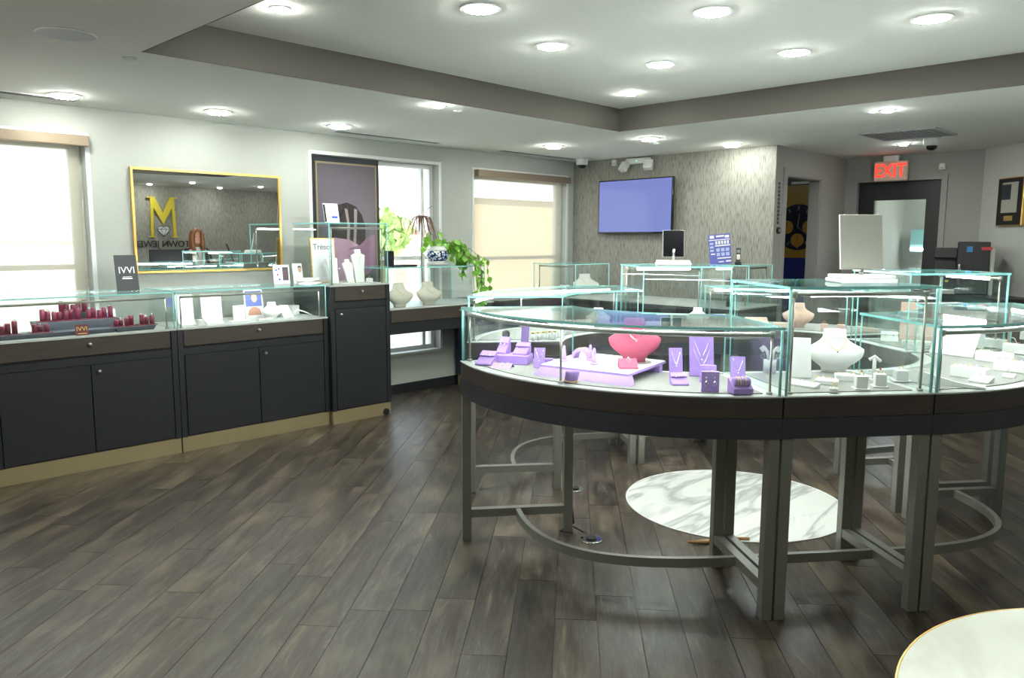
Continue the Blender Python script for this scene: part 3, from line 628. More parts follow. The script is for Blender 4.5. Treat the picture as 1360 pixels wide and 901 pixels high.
def showcase(name, label, outp, inp, loc, rz, ztop, legs=True, railmid=False, led=True, group=None, matq=True, backglass=True):
    """outp: customer side path, inp: service side path, both left to right in local plan coordinates"""
    t = thing(name, label, 'showcase', loc, rz, group)
    poly = outp+inp[::-1]
    MB().prism(inset(outp, inp, .003), ZM+.002, ZD-.006).build('wood_band', M['dwood'], t)
    MB().prism(poly, ZB, ZM).build('lower_band', M['bandc'], t)
    MB().prism(inset(outp, inp, .001), ZD-.006, ZD).build('deck', M['deck'], t)
    if matq: MB().prism(inset(outp, inp, .062), ZD, ZD+.004).build('deck_mat', M['matg'], t)
    gi = inset(outp, inp, .013)
    no, ni = len(outp), len(inp)
    # orientation of inset list may be reversed: find matching points
    def near(p): return min(gi, key=lambda q: (q[0]-p[0])**2+(q[1]-p[1])**2)
    go = [near(p) for p in outp]; gn = [near(p) for p in inp]
    z0, z1 = ZD, ztop-.011
    f = MB().bar(go, .003, z0, z1).build('front_glass', M['glass'], t)
    sd = []
    for a, b in ((go[0], gn[0]), (go[-1], gn[-1])): sd.append(MB().bar([a, b], .003, z0, z1).build('side_glass', M['glass'], t))
    tp = MB().prism(inset(outp, inp, .006), ztop-.011, ztop-.0002).build('top_glass', M['glass'], t)
    e = inset(outp, inp, .0052); MB().bar(e, .0008, ztop-.0112, ztop, closed=True).build('top_edge', M['edge'], tp)
    for p in (go[0], go[-1]): MB().cyl(p, .0062, z0, z1, 8).build('corner_edge', M['edge'], f)
    for p in (gn[0], gn[-1]): MB().cyl(p, .0035, z0, z1, 8).build('corner_edge', M['edge'], f)
    if backglass: MB().bar(gn, .002, z0, z1).build('back_glass', M['glass'], t)
    # lighting rail
    rp = inset(outp, inp, .042); rg = [min(rp, key=lambda q: (q[0]-p[0])**2+(q[1]-p[1])**2) for p in outp]
    rl = MB().tube([(p[0], p[1], ztop-.034) for p in rg], .0098, 10).build('light_rail', M['rail'], t)
    for p in (rg[0], rg[-1]):
        MB().cyl(p, .0125, ztop-.047, ztop-.021, 10).build('rail_joint', M['rail'], rl)
    ps = [rg[0], rg[-1]]+([rg[int(len(rg)*railmid)]] if railmid else [])
    for p in ps:
        po = MB().cyl(p, .0055, ZD+.004, ztop-.035, 8).build('post', M['rail'], t); MB().cyl(p, .013, ZD+.004, ZD+.013, 12).build('foot', M['rail'], po)
    if led:
        lp = inset(outp, inp, .0555); lg = [min(lp, key=lambda q: (q[0]-p[0])**2+(q[1]-p[1])**2) for p in outp]
        k = max(1, len(lg)//12) ; lg = lg[::k]+([lg[-1]] if (len(lg)-1) % k else [])
        lg = [tuple(Vector(lg[0]).lerp(Vector(lg[1]), .12 if len(lg) == 2 else .3))]+lg[1:-1]+[tuple(Vector(lg[-1]).lerp(Vector(lg[-2]), .12 if len(lg) == 2 else .3))]
        MB().bar(lg, .0022, ztop-.045, ztop-.026).build('led_strip', M['led'], rl)
    if legs:
        L = .048; ends = []
        for a, b in ((outp[0], inp[0]), (outp[-1], inp[-1])):
            a, b = Vector(a), Vector(b); d = (b-a).normalized(); other = (Vector(outp[0])+Vector(outp[-1])+Vector(inp[0])+Vector(inp[-1])+Vector(outp[len(outp)//2])*2)/6; nn = Vector((-d.y, d.x))
            if nn.dot(other-a) < 0: nn = -nn
            pa, pb = a+d*(L/2+.006)+nn*(L/2+.004), b-d*(L/2+.006)+nn*(L/2+.004)
            ra = math.atan2(d.y, d.x)
            for p in (pa, pb): B(-L/2, L/2, -L/2, L/2, 0, ZB, T=Tm((p.x, p.y, 0), rz=ra)).build('leg', M['steel'], t, bevel=.002)
            MB().bar([pa+d*L/2, pb-d*L/2], .021, .125, .168).build('crossbar', M['steel'], t)
            ends.append((pa.lerp(pb, .5), d, nn, pa, pb))
        (m0, d0, n0, *_), (m1, d1, n1, *_) = ends
        m0 = m0+n0*.021; m1 = m1+n1*.021
        if len(outp) > 2:      # quarter arc bulging outwards
            P0, P3 = m0, m1; k = (P3-P0).length*.50; pts = []
            P1, P2 = P0+n0*k, P3+n1*k
            for i in range(21):
                s = i/20; pts.append(P0*(1-s)**3+P1*3*s*(1-s)**2+P2*3*s*s*(1-s)+P3*s**3)
            MB().bar(pts, .013, .122, .165).build('lower_rail', M['steel'], t)
        else: MB().bar([m0, m1], .013, .122, .165).build('lower_rail', M['steel'], t)
    return t
def arc(cu, cv, r, a0, a1, n=28): return [(cu+r*math.cos(math.radians(a0+(a1-a0)*i/n)), cv+r*math.sin(math.radians(a0+(a1-a0)*i/n))) for i in range(n+1)]
RO, RI = 1.262, .66
near_l = showcase('curved_showcase', 'near curved glass showcase with lavender jewellery displays, left end of the island', arc(-.455, -.2, RO, 187.5, 270), arc(-.455, -.2, RI, 194, 270), IO, IA, ZLOW, railmid=.47)
near_c = showcase('square_showcase', 'tall straight glass showcase in the near side of the island holding a white bust', [(-.4535, -1.462), (.2135, -1.462)], [(-.4535, -.86), (.2135, -.86)], IO, IA, ZTALL)
near_r = showcase('curved_showcase', 'near curved glass showcase at the right frame edge full of white ring trays', arc(.215, -.2, RO, 270, 352.5), arc(.215, -.2, RI, 270, 346), IO, IA, ZLOW, railmid=.5)
far_l = showcase('curved_showcase', 'far curved glass showcase at the left end of the island, next to the blinds', arc(-.368, .2, RO, 172.5, 90), arc(-.368, .2, RI, 166, 90), IO, IA, ZLOW, railmid=.5)
far_c = showcase('square_showcase', 'tall straight glass showcase in the far side of the island under a black-backed mirror', [(-.358, 1.462), (.308, 1.462)], [(-.358, .86), (.308, .86)], IO, IA, ZTALL)
far_r = showcase('curved_showcase', 'far curved glass showcase on the right holding blush pink displays', arc(.318, .2, RO, 90, 16), arc(.318, .2, RI, 90, 22), IO, IA, ZLOW)
end_r = showcase('square_showcase', 'tall square glass showcase closing the right end of the island before the coffee machine', [(1.50, -.30), (1.50, .30)], [(.86, -.30), (.86, .30)], IO, IA, ZTALL)
# round marble-print mat, floor sockets, tan strap
t = MB().cyl((0, 0), .655, 0, .003, 72).build('mat_sheet', M['rug']); t.name = 'round_mat'; t.location = (4.265, 2.255, .0005); tag(t, 'round white marble-patterned floor mat in the middle of the island', 'mat')
MB().tube([(.652*math.cos(i*PI/40), .652*math.sin(i*PI/40), .003) for i in range(80)], .004, 6, True).build('rim', M['white'], t)
for (px, py, l) in ((785, 717, 'chrome round floor socket with a black cord under the near left showcase'), (763, 650, 'chrome round floor socket behind the near left showcase legs')):
    q = at(px, py, 2, 0); t = thing('floor_socket', l, 'floor socket', (q.x, q.y, .0005), 0, 'chrome floor sockets')
    MB().cyl((0, 0), .065, 0, .006, 28, .058).build('plate', M['chrome'], t); MB().cyl((0, 0), .03, .006, .014, 20).build('lid', M['black'], t)
q = at(775, 712, 2, 0); r_ = at(762, 695, 2, .06)
t = MB().tube([(q.x, q.y, .02), (q.x-.03, q.y+.06, .05), (q.x-.07, q.y+.02, .03), (q.x-.08, q.y+.10, .02), (r_.x, r_.y, .06), (r_.x-.01, r_.y+.02, .25)], .005, 6).build('power_cord', M['black']); tag(t, 'black power cord curling from the floor socket up the inner leg', 'cord')
q = at(948, 719, 2, .01)
t = MB().tube([(q.x-.11, q.y+.09, .012), (q.x-.05, q.y+.02, .014), (q.x+.02, q.y-.02, .014), (q.x+.09, q.y-.06, .014), (q.x+.16, q.y-.12, .012)], [.006, .013, .015, .012, .008], 8).tube([(q.x-.03, q.y+.0, .018), (q.x+.02, q.y+.03, .016), (q.x+.10, q.y+.02, .012)], [.008, .010, .006], 8).build('wooden_hook', mat('tan_wood', (.38, .20, .07), .5)); tag(t, 'small forked tan wooden piece lying at the near edge of the round mat', 'hook')
# foreground table
t = thing('marble_table', 'round pale marble table with a thin gold rim at the bottom right corner', 'table', (1.705, -.085, 0))
R_ = .565
MB().lathe([(.001, .728), (R_-.02, .728), (R_, .735), (R_, .748), (R_-.004, .7515), (.001, .7515)], n=96).build('tabletop', M['table'], t)
MB().tube([(R_*math.cos(i*PI/48), R_*math.sin(i*PI/48), .7475) for i in range(96)], .0035, 6, True).build('gold_rim', M['gold'], t)
MB().lathe([(.03, .02), (.035, .1), (.025, .6), (.05, .727)], n=20).build('pedestal', M['gold'], t); MB().cyl((0, 0), .25, 0, .02, 40).build('base', M['gold'], t)

# ================================================================== LEFT COUNTER RUN
def knob(par, x, z, y): return MB().lathe([(.006, 0), (.006, .012), (.013, .016), (.012, .024), (.001, .027)], n=14, T=Tm((x, y, z)) @ Matrix.Rotation(PI/2, 4, 'X')).build('knob', M['rail'], par)
def counter(name, label, x0, x1, yf, zd, zt, doors, drawer=True, mat_=False, post=True, yb=6.30, joint=True):
    t = thing(name, label, 'showcase', ((x0+x1)/2, yf, 0)); w_ = (x1-x0)/2-.001; D = yb-yf
    B(-w_, w_, .02, D, .115, zd-.012).build('cabinet_body', M['char'], t)
    B(-w_+.002, w_-.002, .012, D, .0, .115).build('toe_kick', M['toe'], t)
    B(-w_-.0, -w_+.04, .004, .02, .115, zd-.012).build('stile', M['char'], t); B(w_-.04, w_, .004, .02, .115, zd-.012).build('stile', M['char'], t)
    dr = B(-w_+.044, w_-.05, .0, .02, zd-.135, zd-.014).build('drawer', M['dwood'], t, bevel=.002); knob(dr, 0.0, zd-.06, 0)
    B(-w_+.05, w_-.05, .016, .022, zd-.15, zd-.137).build('drawer_shade_strip', M['black'], t)  # black strip painting the shade between drawer and rail
    B(-w_+.042, w_-.042, .01, .02, zd-.20, zd-.152).build('rail', M['char'], t)
    z1 = zd-.205; n = doors; a = -w_+.044; b = w_-.044
    for i in range(n):
        d = B(a+(b-a)*i/n+.003, a+(b-a)*(i+1)/n-.003, .002, .02, .125, z1).build('door', M['char'], t, bevel=.002)
        if i == n-1 or n == 1: knob(d, a+(b-a)*i/n+.05, z1-.045, .002)
    B(-w_, w_, 0, D, zd-.012, zd).build('deck', M['deck'], t)
    f = B(-w_+.01, w_-.01, .012, .018, zd, zt-.008).build('front_glass', M['glass'], t)
    for x in (-w_+.01, w_-.01): B(x-.003, x+.003, .018, D-.01, zd, zt-.008).build('side_glass', M['glass'], t)
    B(-w_+.01, w_-.01, D-.014, D-.01, zd, zt-.008).build('back_glass', M['glass'], t)
    tp = B(-w_+.004, w_-.004, .006, D-.004, zt-.008, zt).build('top_glass', M['glass'], t)
    MB().bar([(-w_+.003, .005), (w_-.003, .005), (w_-.003, D-.003), (-w_+.003, D-.003)], .0008, zt-.0085, zt+.0005, closed=True).build('top_edge', M['edge'], tp)
    for x in (-w_+.01, w_-.01): MB().cyl((x, .014), .0045, zd, zt-.008, 8).build('corner_edge', M['edge'], f)
    rl = MB().tube([(-w_+.05, .05, zt-.045), (w_-.05, .05, zt-.045)], .009, 8).build('light_rail', M['rail'], t)
    B(-w_+.06, w_-.06, .061, .066, zt-.052, zt-.039).build('led_strip', M['led'], rl)
    for x in (-w_+.05, w_-.05): po = MB().cyl((x, .05), .006, zd, zt-.04, 8).build('post', M['rail'], t); MB().cyl((x, .05), .013, zd, zd+.01, 12).build('foot', M['rail'], po)
    return t
ZC, ZCG = .938, 1.210
cab1 = counter('counter_showcase', 'dark two-door counter showcase at far left holding burgundy ring displays', 1.16, 2.352, 5.74, ZC, ZCG, 2)
cab2 = counter('counter_showcase', 'dark two-door counter showcase under the mirror, brightly lit with white displays', 2.356, 3.635, 5.74, ZC, ZCG, 2)
tall = counter('tall_showcase', 'tall dark one-door showcase with a high glass box before the portrait', 3.640, 4.262, 5.70, 1.205, 1.735, 1)
MB().tube([(.25, -.005, .03), (.25, .03, .03)], .03, 14).build('caster', M['black'], tall)
# bench
t = thing('window_bench', 'dark wooden bench counter with open knee space under the clear window', 'counter', (4.95, 5.76, 0))
bw = .685
B(-bw, bw, 0, .60, ZC+.01, ZD-.002).build('deck', M['deck'], t); B(-bw, bw, .012, .60, .72, ZC+.01).build('apron', M['char'], t)
dr = B(-bw+.05, bw-.05, .0, .012, .83, ZC+.005).build('drawer', M['dwood'], t, bevel=.002); knob(dr, .2, .90, 0)
# corner cabinet beyond bench
t = thing('corner_cabinet', 'dark navy cabinet right of the bench with a gold toe kick', 'cabinet', (6.0, 5.68, 0))
B(-.36, 1.27, 0, .68, .12, ZC).build('cabinet_body', M['navy'], t); B(-.34, 1.27, .02, .68, 0.0, .12).build('toe_kick', M['toe'], t); B(-.363, 1.28, -.01, .69, ZC, ZD).build('deck', M['dwood'], t)
MB().cyl((-.38, .12), .018, 0.0, .035, 12).build('caster', M['chrome'], t)
def plainbox(name, label, x0, x1, y0, y1, z0, z1, parts=True, rail=None, rz=0, led=False):
    t = thing(name, label, 'glass case', ((x0+x1)/2, (y0+y1)/2, z0), rz); a, b, h = (x1-x0)/2, (y1-y0)/2, z1-z0
    f = B(-a, a, -b, -b+.006, 0, h-.008).build('front_glass', M['glass'], t); B(-a, a, b-.006, b, 0, h-.008).build('back_glass', M['glass'], t)
    for s in (-1, 1): B(s*(a-.003)-.003, s*(a-.003)+.003, -b+.006, b-.006, 0, h-.008).build('side_glass', M['glass'], t)
    tp = B(-a-.003, a+.003, -b-.003, b+.003, h-.008, h).build('top_glass', M['glass'], t)
    MB().bar([(-a-.004, -b-.004), (a+.004, -b-.004), (a+.004, b+.004), (-a-.004, b+.004)], .0008, h-.0085, h+.0005, closed=True).build('top_edge', M['edge'], tp)
    for sx in (-1, 1):
        for sy in (-1, 1): MB().cyl((sx*a, sy*b), .005, 0, h-.008, 8).build('corner_edge', M['edge'], f)
    if rail:
        rl = MB().tube([(rail[0]*a, rail[1]*b, h-.03), (rail[2]*a, rail[3]*b, h-.03)], .009, 8).build('light_rail', M['rail'], t)
        for k in (0, 2): MB().cyl((rail[k]*a, rail[k+1]*b), .006, 0, h-.03, 8).build('post', M['rail'], t)
        if led:
            B(min(rail[0], rail[2])*a+.02, max(rail[0], rail[2])*a-.02, rail[1]*b+.012, rail[1]*b+.02, h-.045, h-.03).build('led_strip', M['led'], rl) if rail[1] == rail[3] else B(rail[0]*a+.012, rail[0]*a+.02, min(rail[1], rail[3])*b+.02, max(rail[1], rail[3])*b-.02, h-.045, h-.03).build('led_strip', M['led'], rl)
    return t
plainbox('glass_case', 'long clear glass case on the window bench under the potted plant', 4.27, 5.50, 5.765, 6.27, ZD-.002, 1.337)
# counter before the TV wall with two glass cases
t = thing('back_counter', 'dark counter running along the wallpapered television wall', 'counter', (6.98, 4.60, 0))
B(-.38, .40, -1.08, 1.05, .10, .955).build('cabinet_body', M['char'], t); B(-.35, .40, -1.06, 1.03, 0, .10).build('toe_kick', M['toe'], t); B(-.40, .42, -1.10, 1.065, .955, ZD).build('deck', M['deck'], t)
for i in range(4): d = B(-.398, -.38, -1.07+i*.53, -1.07+i*.53+.52, .13, .94).build('door', M['char'], t, bevel=.002)
plainbox('glass_case', 'glass case with a white bust on the back counter left of the television', 6.62, 7.22, 5.49, 6.11, ZD+.001, 1.33, rail=(-.85, .85, -.85, -.75), led=False)
plainbox('glass_case', 'glass case on the back counter carrying the blue card and the phone', 6.90, 7.38, 3.585, 4.12, ZD+.001, 1.36, rail=(-.85, -.85, .8, -.85), led=False)

# ================================================================== DISPLAY FORMS (local origin at base, facing -y)
def chain(par, pts, m_='silver', r=.0012, nm='necklace'): return MB().tube(pts, r, 5).build(nm, M[m_], par)
def gem(par, p, r, m_='silver', nm='pendant'): return MB().lathe([(.0005, -r), (r, 0), (r*.6, r*.55), (.0005, r*.6)], c=p, n=8).build(nm, M[m_], par)
def bust(label, loc, rz, h, m_, w=1.0, neck='silver', group=None, flat_=False, pend='silver'):
    t = thing('necklace_bust', label, 'display bust', loc, rz, group); k = h/.18
    prof = [(0, .050, .030, .0), (.016, .050, .030, .0), (.028, .060, .036, -.004), (.046, .084, .041, -.010), (.066, .104, .042, -.012), (.088, .113, .039, -.010), (.100, .113, .035, -.004), (.109, .098, .032, .002), (.120, .077, .030, .008), (.132, .059, .029, .012), (.146, .047, .028, .015), (.180, .043, .027, .015)]
    MB().loft([(a*k, b*k*w, c*k, d*k) for a, b, c, d in prof], p=2.2).build('form', M[m_], t)
    if neck:
        pts = []
        for i in range(15):
            s = -1+2*i/14; x = s*.040*w; z = .150-.052*(1-s*s); y = -.016-.038*(1-s*s)**.7
            pts.append((x*k, (y+.002)*k, z*k))
        n_ = chain(t, pts, neck, .0016); gem(n_, (0, pts[7][1]-.003, pts[7][2]-.006), .005, pend)
    return t
def board(label, loc, rz, w, h, m_, neck='silver', lean=.35, group=None, taper=1.0, pend='silver', double=False):
    t = thing('necklace_easel', label, 'necklace easel', loc, rz, group); s, c = math.sin(lean), math.cos(lean)
    T = Tm(rx=-lean)
    MB().extr([(-w/2, 0), (w/2, 0), (w/2*taper, h), (-w/2*taper, h)], -.004, .004, T=T).build('panel', M[m_], t, bevel=.0015)
    MB().bar([(0, h*.3*s+.004), (0, h*s*.9+h*.25)], .012, 0, .01).box(-.012, .012, h*.62*s, h*.62*s+.006, .0, h*.6*c).build('strut', M[m_], t)
    if neck:
        for q in ((.92, .42), (.66, .20))[: 2 if double else 1]:
            pts = [T @ Vector((x*w*.36, -.0065, (q[1]+(q[0]-q[1])*abs(x)**1.15)*h)) for x in [-1+i/6 for i in range(13)]]
            n_ = chain(t, pts, neck, .0012); gem(n_, tuple(pts[6]+Vector((0, -.002, -.006))), .005, pend)
    return t
def wedge(label, loc, rz, w, d, h, m_, flap=True, ear='silver', lip=.008, group=None, kind='earrings', base=None):
    t = thing('earring_ramp', label, 'jewellery ramp', loc, rz, group)
    MB().side([(-d/2, 0), (d/2, 0), (d/2, h), (-d/2, lip)], -w/2, w/2).build('ramp', M[m_], t, bevel=.001)
    if base: B(-w/2+.002, w/2-.002, -d/2+.001, d/2-.001, -.0, .005).build('base_strip', M[base], t)
    a = math.atan2(h-lip, d)
    T = Tm((0, -d/2, lip)) @ Matrix.Rotation(a, 4, 'X'); L_ = math.hypot(d, h-lip)
    if flap: B(-w/2, w/2, L_*.60, L_*1.03, .004, .009, T=T).build('flap', M[m_], t, bevel=.001)
    if kind == 'earrings':
        for x in (-.22, .22):
            p = T @ Vector((x*w, L_*.56, .012)); MB().tube([p+Vector((0, 0, .006)), p+Vector((0, -.004, 0)), p+Vector((0, -.006, -.012))], .002, 6).build('earring', M[ear], t)
    if kind == 'ring':
        p = T @ Vector((0, L_*.55, .006)); MB().tube([p+Vector((.009*math.cos(i*PI/8), -.003, .006+.009*math.sin(i*PI/8))) for i in range(16)], .0015, 5, True).build('ring', M['silver'], t); gem(t, tuple(p+Vector((0, -.003, .018))), .006, 'silver', 'stone')
    return t
def estand(label, loc, rz, w, h, m_, drop=True, group=None):
    t = thing('earring_stand', label, 'earring stand', loc, rz, group)
    MB().side([(-.004, 0), (.035, 0), (.035, .004), (.004, .004), (.018, h*.95), (.010, h), (.0, h*.97)], -w/2, w/2).build('panel', M[m_], t, bevel=.001)
    B(-w/2-.001, w/2+.001, -.004, .006, h*.70, h*.985, T=Tm(rx=-.12)).build('flap', M[m_], t, bevel=.001)
    for x in (-.24, .24):
        z = h*.62
        e = MB().tube([(x*w, -.004, h*.74), (x*w, -.008, h*.66)], .0012, 5)
        if drop: e.tube([(x*w+.009*math.cos(i*PI/2), -.009, z-.018+.011*math.sin(i*PI/2)) for i in range(4)], .0018, 5, True)
        e.build('earring', M['silver'], t)
    return t
def finger(label, loc, rz, h, m_, group=None):
    t = thing('ring_cone', label, 'ring holder', loc, rz, group)
    MB().lathe([(.020, 0), (.021, .004), (.017, .008), (.009, .010)], n=20).build('foot', M[m_], t)
    T = Tm((0, 0, .006)) @ Matrix.Rotation(-.25, 4, 'X')
    MB().lathe([(.0115, 0), (.0105, h*.3), (.0075, h*.75), (.005, h*.92), (.001, h*.95)], n=16, T=T).build('cone', M[m_], t)
    MB().tube([T @ Vector((.0102*math.cos(i*PI/8), .0102*math.sin(i*PI/8), h*.55)) for i in range(16)], .0016, 5, True).build('ring', M['silver'], t)
    gem(t, tuple(T @ Vector((0, -.011, h*.58))), .004, 'silver', 'stone'); return t
def cube(label, loc, rz, s, m_, stone='ruby', group=None, plate=True, h=None):
    t = thing('ring_cube', label, 'ring block', loc, rz, group); h = h or s
    if plate: B(-s*.68, s*.68, -s*.68, s*.68, 0, .006).build('plate', M[m_], t, bevel=.001)
    B(-s/2, s/2, -s/2, s/2, .006 if plate else 0, h).build('block', M[m_], t, bevel=.002)
    MB().tube([(.0095*math.cos(i*PI/8), 0, h+.0075+.0095*math.sin(i*PI/8)) for i in range(16)], .0015, 5, True).build('ring', M['gold'], t); gem(t, (0, 0, h+.020), .0045, stone, 'stone')
    return t
def tray(label, loc, rz, w, d, h, m_, n=5, group=None, slope=0.0, nm='ring_tray', cat='ring tray'):
    t = thing(nm, label, cat, loc, rz, group)
    MB().side([(-d/2, 0), (d/2, 0), (d/2, h+slope), (-d/2, h)], -w/2, w/2).build('tray_body', M[m_], t, bevel=.002)
    if slope == 0: B(-w/2+.006, w/2-.006, -d/2+.006, d/2-.006, h, h+.002).build('pad', M[m_], t)
    for i in range(n):
        x = -w/2+w*(i+.5)/n; y = -d*.05; z = h+slope*.45
        r = MB().tube([(x+.0085*math.cos(k*PI/6), y, z+.003+.0085*math.sin(k*PI/6)) for k in range(12)], .0014, 4, True).build('ring', M['silver' if i % 2 else 'gold'], t)
    return t
def ZP(px, py, z=ZD+.0045): q = at(px, py, 2, z); return (q.x, q.y, z)
def F(p, off=0): return face(p)+off
M['reflg'] = mat('painted_reflection', (.27, .265, .22), .6)  # cream-grey stands for the wall reflected in the near vanity mirror
# ================================================================== NEAR LEFT SHOWCASE (lavender)
p = ZP(683, 482); t = thing('display_riser', 'low lavender block riser under the two small earring ramps', 'riser', p, F(p, -.25)); B(-.085, .085, -.06, .06, 0, .045).build('block', M['purple'], t, bevel=.002); RZ = F(p, -.25); RP = Vector(p)
p = ZP(646, 484); wedge('lavender earring ramp farthest left in the near curved case', p, F(p, -.45), .085, .09, .055, 'purple')
q = RP+Matrix.Rotation(RZ, 3, 'Z') @ Vector((-.060, .01, .0455)); wedge('steep lavender earring ramp on the left of the low riser', q, RZ-.25, .055, .06, .075, 'purple')
q = RP+Matrix.Rotation(RZ, 3, 'Z') @ Vector((.040, .0, .0455)); wedge('wide lavender earring ramp on the right of the low riser', q, RZ-.15, .075, .07, .05, 'purple')
p = ZP(668, 488); t = thing('ring_tent', 'low lavender tent card with rings lying before the low riser', 'ring holder', p, F(p, -.3))
MB().side([(-.045, 0), (0.0, .022), (.035, 0), (.031, 0), (0, .018), (-.041, 0)], -.05, .05).build('card', M['purplel'], t)
for x in (-.03, 0, .03): MB().tube([(x+.009*math.cos(k*PI/6), -.02, .020+.009*math.sin(k*PI/6)) for k in range(12)], .0016, 5, True).build('ring', M['gold' if x else 'silver'], t)
p = ZP(716, 489); board('small lavender necklace easel between the riser and the big platform', p, F(p, -.15), .055, .10, 'purple', lean=.2)
p = ZP(728, 482); t = thing('small_block', 'small lavender block behind the small easel', 'riser', p, F(p)); B(-.025, .025, -.02, .02, 0, .022).build('block', M['purple'], t, bevel=.001)
# platform
A_, B_, C_, D_ = ZP(708, 498), ZP(838, 514), ZP(893, 492), ZP(768, 478)
t = thing('display_platform', 'large lavender platform with a white top in the near curved case', 'riser', (A_[0], A_[1], ZD+.0045)); o = Vector((A_[0], A_[1]))
P4 = [Vector((v_[0], v_[1]))-o for v_ in (A_, B_, C_, D_)]; up = [a.lerp(sum(P4, Vector((0, 0)))/4, .10) for a in P4]
hP = .048
MB().add([(a.x, a.y, 0) for a in P4[:2]]+[(a.x, a.y, 0) for a in (P4[1]*.92+P4[2]*.08, P4[0]*.92+P4[3]*.08)]+[(a.x, a.y, hP-.010) for a in up[:2]]+[(a.x, a.y, hP-.010) for a in (up[1]*.9+up[2]*.1, up[0]*.9+up[3]*.1)],
  [(0, 1, 5, 4), (1, 2, 6, 5), (2, 3, 7, 6), (3, 0, 4, 7), (0, 3, 2, 1), (4, 5, 6, 7)]).build('front_skirt', M['purplel'], t)
MB().prism([(a.x, a.y) for a in up], hP-.012, hP-.001).build('top_board', M['purplel'], t)
MB().prism([tuple(a.lerp(sum(up, Vector((0, 0)))/4, .02)) for a in up], hP-.001, hP+.001).build('top_sheet', M['whites'], t)
MB().prism([tuple(P4[3].lerp(P4[2], s)+(P4[0]-P4[3])*q) for s, q in ((.06, .12), (.94, .12), (.94, .2), (.06, .2))], 0, hP-.012).build('rear_skirt', M['purplel'], t)
ZPL = ZD+.0045+hP+.0015
for (x, y, l) in ((749, 480, 'lavender ring cone at the left of the white-topped platform'), (784, 479, 'lavender ring cone behind, next to the arch on the platform'), (789, 484, 'lavender ring cone in front of the arch on the platform')):
    p = ZP(x, y, ZPL); finger(l, p, F(p), .075, 'purplel')
p = ZP(774, 476, ZPL); t = thing('bracelet_arch', 'lavender half-round bracelet arch on the white-topped platform', 'bracelet holder', p, F(p, -.55))
MB().extr([(.052*math.cos(a_*PI/14), .052*math.sin(a_*PI/14)) for a_ in range(15)]+[(-.036*math.cos(a_*PI/14), .036*math.sin(a_*PI/14)) for a_ in range(15)], -.026, .026).build('arch', M['purplel'], t, bevel=.001)
MB().tube([(.0535*math.cos(a_*PI/12), -.012, .0535*math.sin(a_*PI/12)) for a_ in range(13)], .0015, 5).build('bracelet', M['gold'], t)
p = ZP(843, 481, ZPL-.001); t = thing('painted_shadow', 'flat grey disc painted as the shadow under the coral bust', 'pad', (p[0], p[1], ZPL-.0008), F(p)); MB().cyl((0, 0), .08, 0, .0015, 30).build('pad', M['matg'], t)  # grey disc puts the bust's shadow into colour on the white top
p = ZP(842, 480, ZPL+.0012); bust('large coral pink necklace bust on the white-topped platform', p, F(p, .12), .205, 'coral', w=.96)
p = ZP(834, 489, ZPL); wedge('coral pink ring ramp in front of the coral bust', p, F(p, .15), .085, .065, .040, 'coral', flap=False, kind='ring')
p = ZP(759, 508); t = thing('bracelet_pillow', 'small lavender pillow wearing a gold bracelet before the platform', 'pillow', p, F(p, .35))
T = Tm((0, 0, .022), rx=.45)
MB().loft([(-.034, .004, .006, 0), (-.028, .030, .012, 0), (-.012, .030, .019, 0), (.012, .030, .019, 0), (.028, .032, .012, 0), (.036, .030, .004, 0)], p=3, T=T).build('cushion', M['purple'], t)
MB().tube([T @ Vector((.034*math.cos(k*PI/10), .022*math.sin(k*PI/10), -.010)) for k in range(20)], .0025, 6, True).build('bracelet', M['gold'], t)
p = ZP(898, 501); board('medium lavender necklace easel right of the platform', p, F(p, .25), .062, .135, 'purple', lean=.22)
p = ZP(902, 511); wedge('lavender earring ramp in front of the medium easel', p, F(p, .25), .072, .055, .042, 'purple', base='cream')
p = ZP(932, 500); board('tallest lavender necklace easel with two silver chains', p, F(p, .2), .112, .20, 'purple', lean=.22, double=True)
p = ZP(940, 508); estand('lavender earring stand with studs, behind its twin', p, F(p, .12), .070, .078, 'purple', drop=False)
p = ZP(943, 521); estand('lavender earring stand with square drop earrings at the front glass', p, F(p, .12), .072, .088, 'purple')
p = ZP(980, 508); board('lavender necklace easel farthest right in the near curved case', p, F(p, .18), .065, .115, 'purple', lean=.22)
p = ZP(983, 522); t = thing('bracelet_wedge', 'lavender wedge holding four gold bracelets, right front of the near curved case', 'bracelet holder', p, F(p, .4))
MB().side([(-.035, 0), (.035, 0), (.035, .06), (.028, .06), (-.035, .022)], -.042, .042).build('wedge_body', M['purple'], t, bevel=.001); B(-.040, .040, -.034, .034, 0, .006).build('base_strip', M['cream'], t)
MB().loft([(-.036, .014, .014, 0), (-.030, .020, .020, 0), (.030, .020, .020, 0), (.036, .014, .014, 0)], T=Tm((0, -.008, .048)) @ Matrix.Rotation(PI/2, 4, 'Y')).build('roll', M['purple'], t)
for i in range(4): MB().tube([(-.022+i*.011, -.008+.0218*math.cos(k*PI/9), .048+.0218*math.sin(k*PI/9)) for k in range(18)], .0016, 5, True).build('bracelet', M['gold' if i != 2 else 'silver'], t)

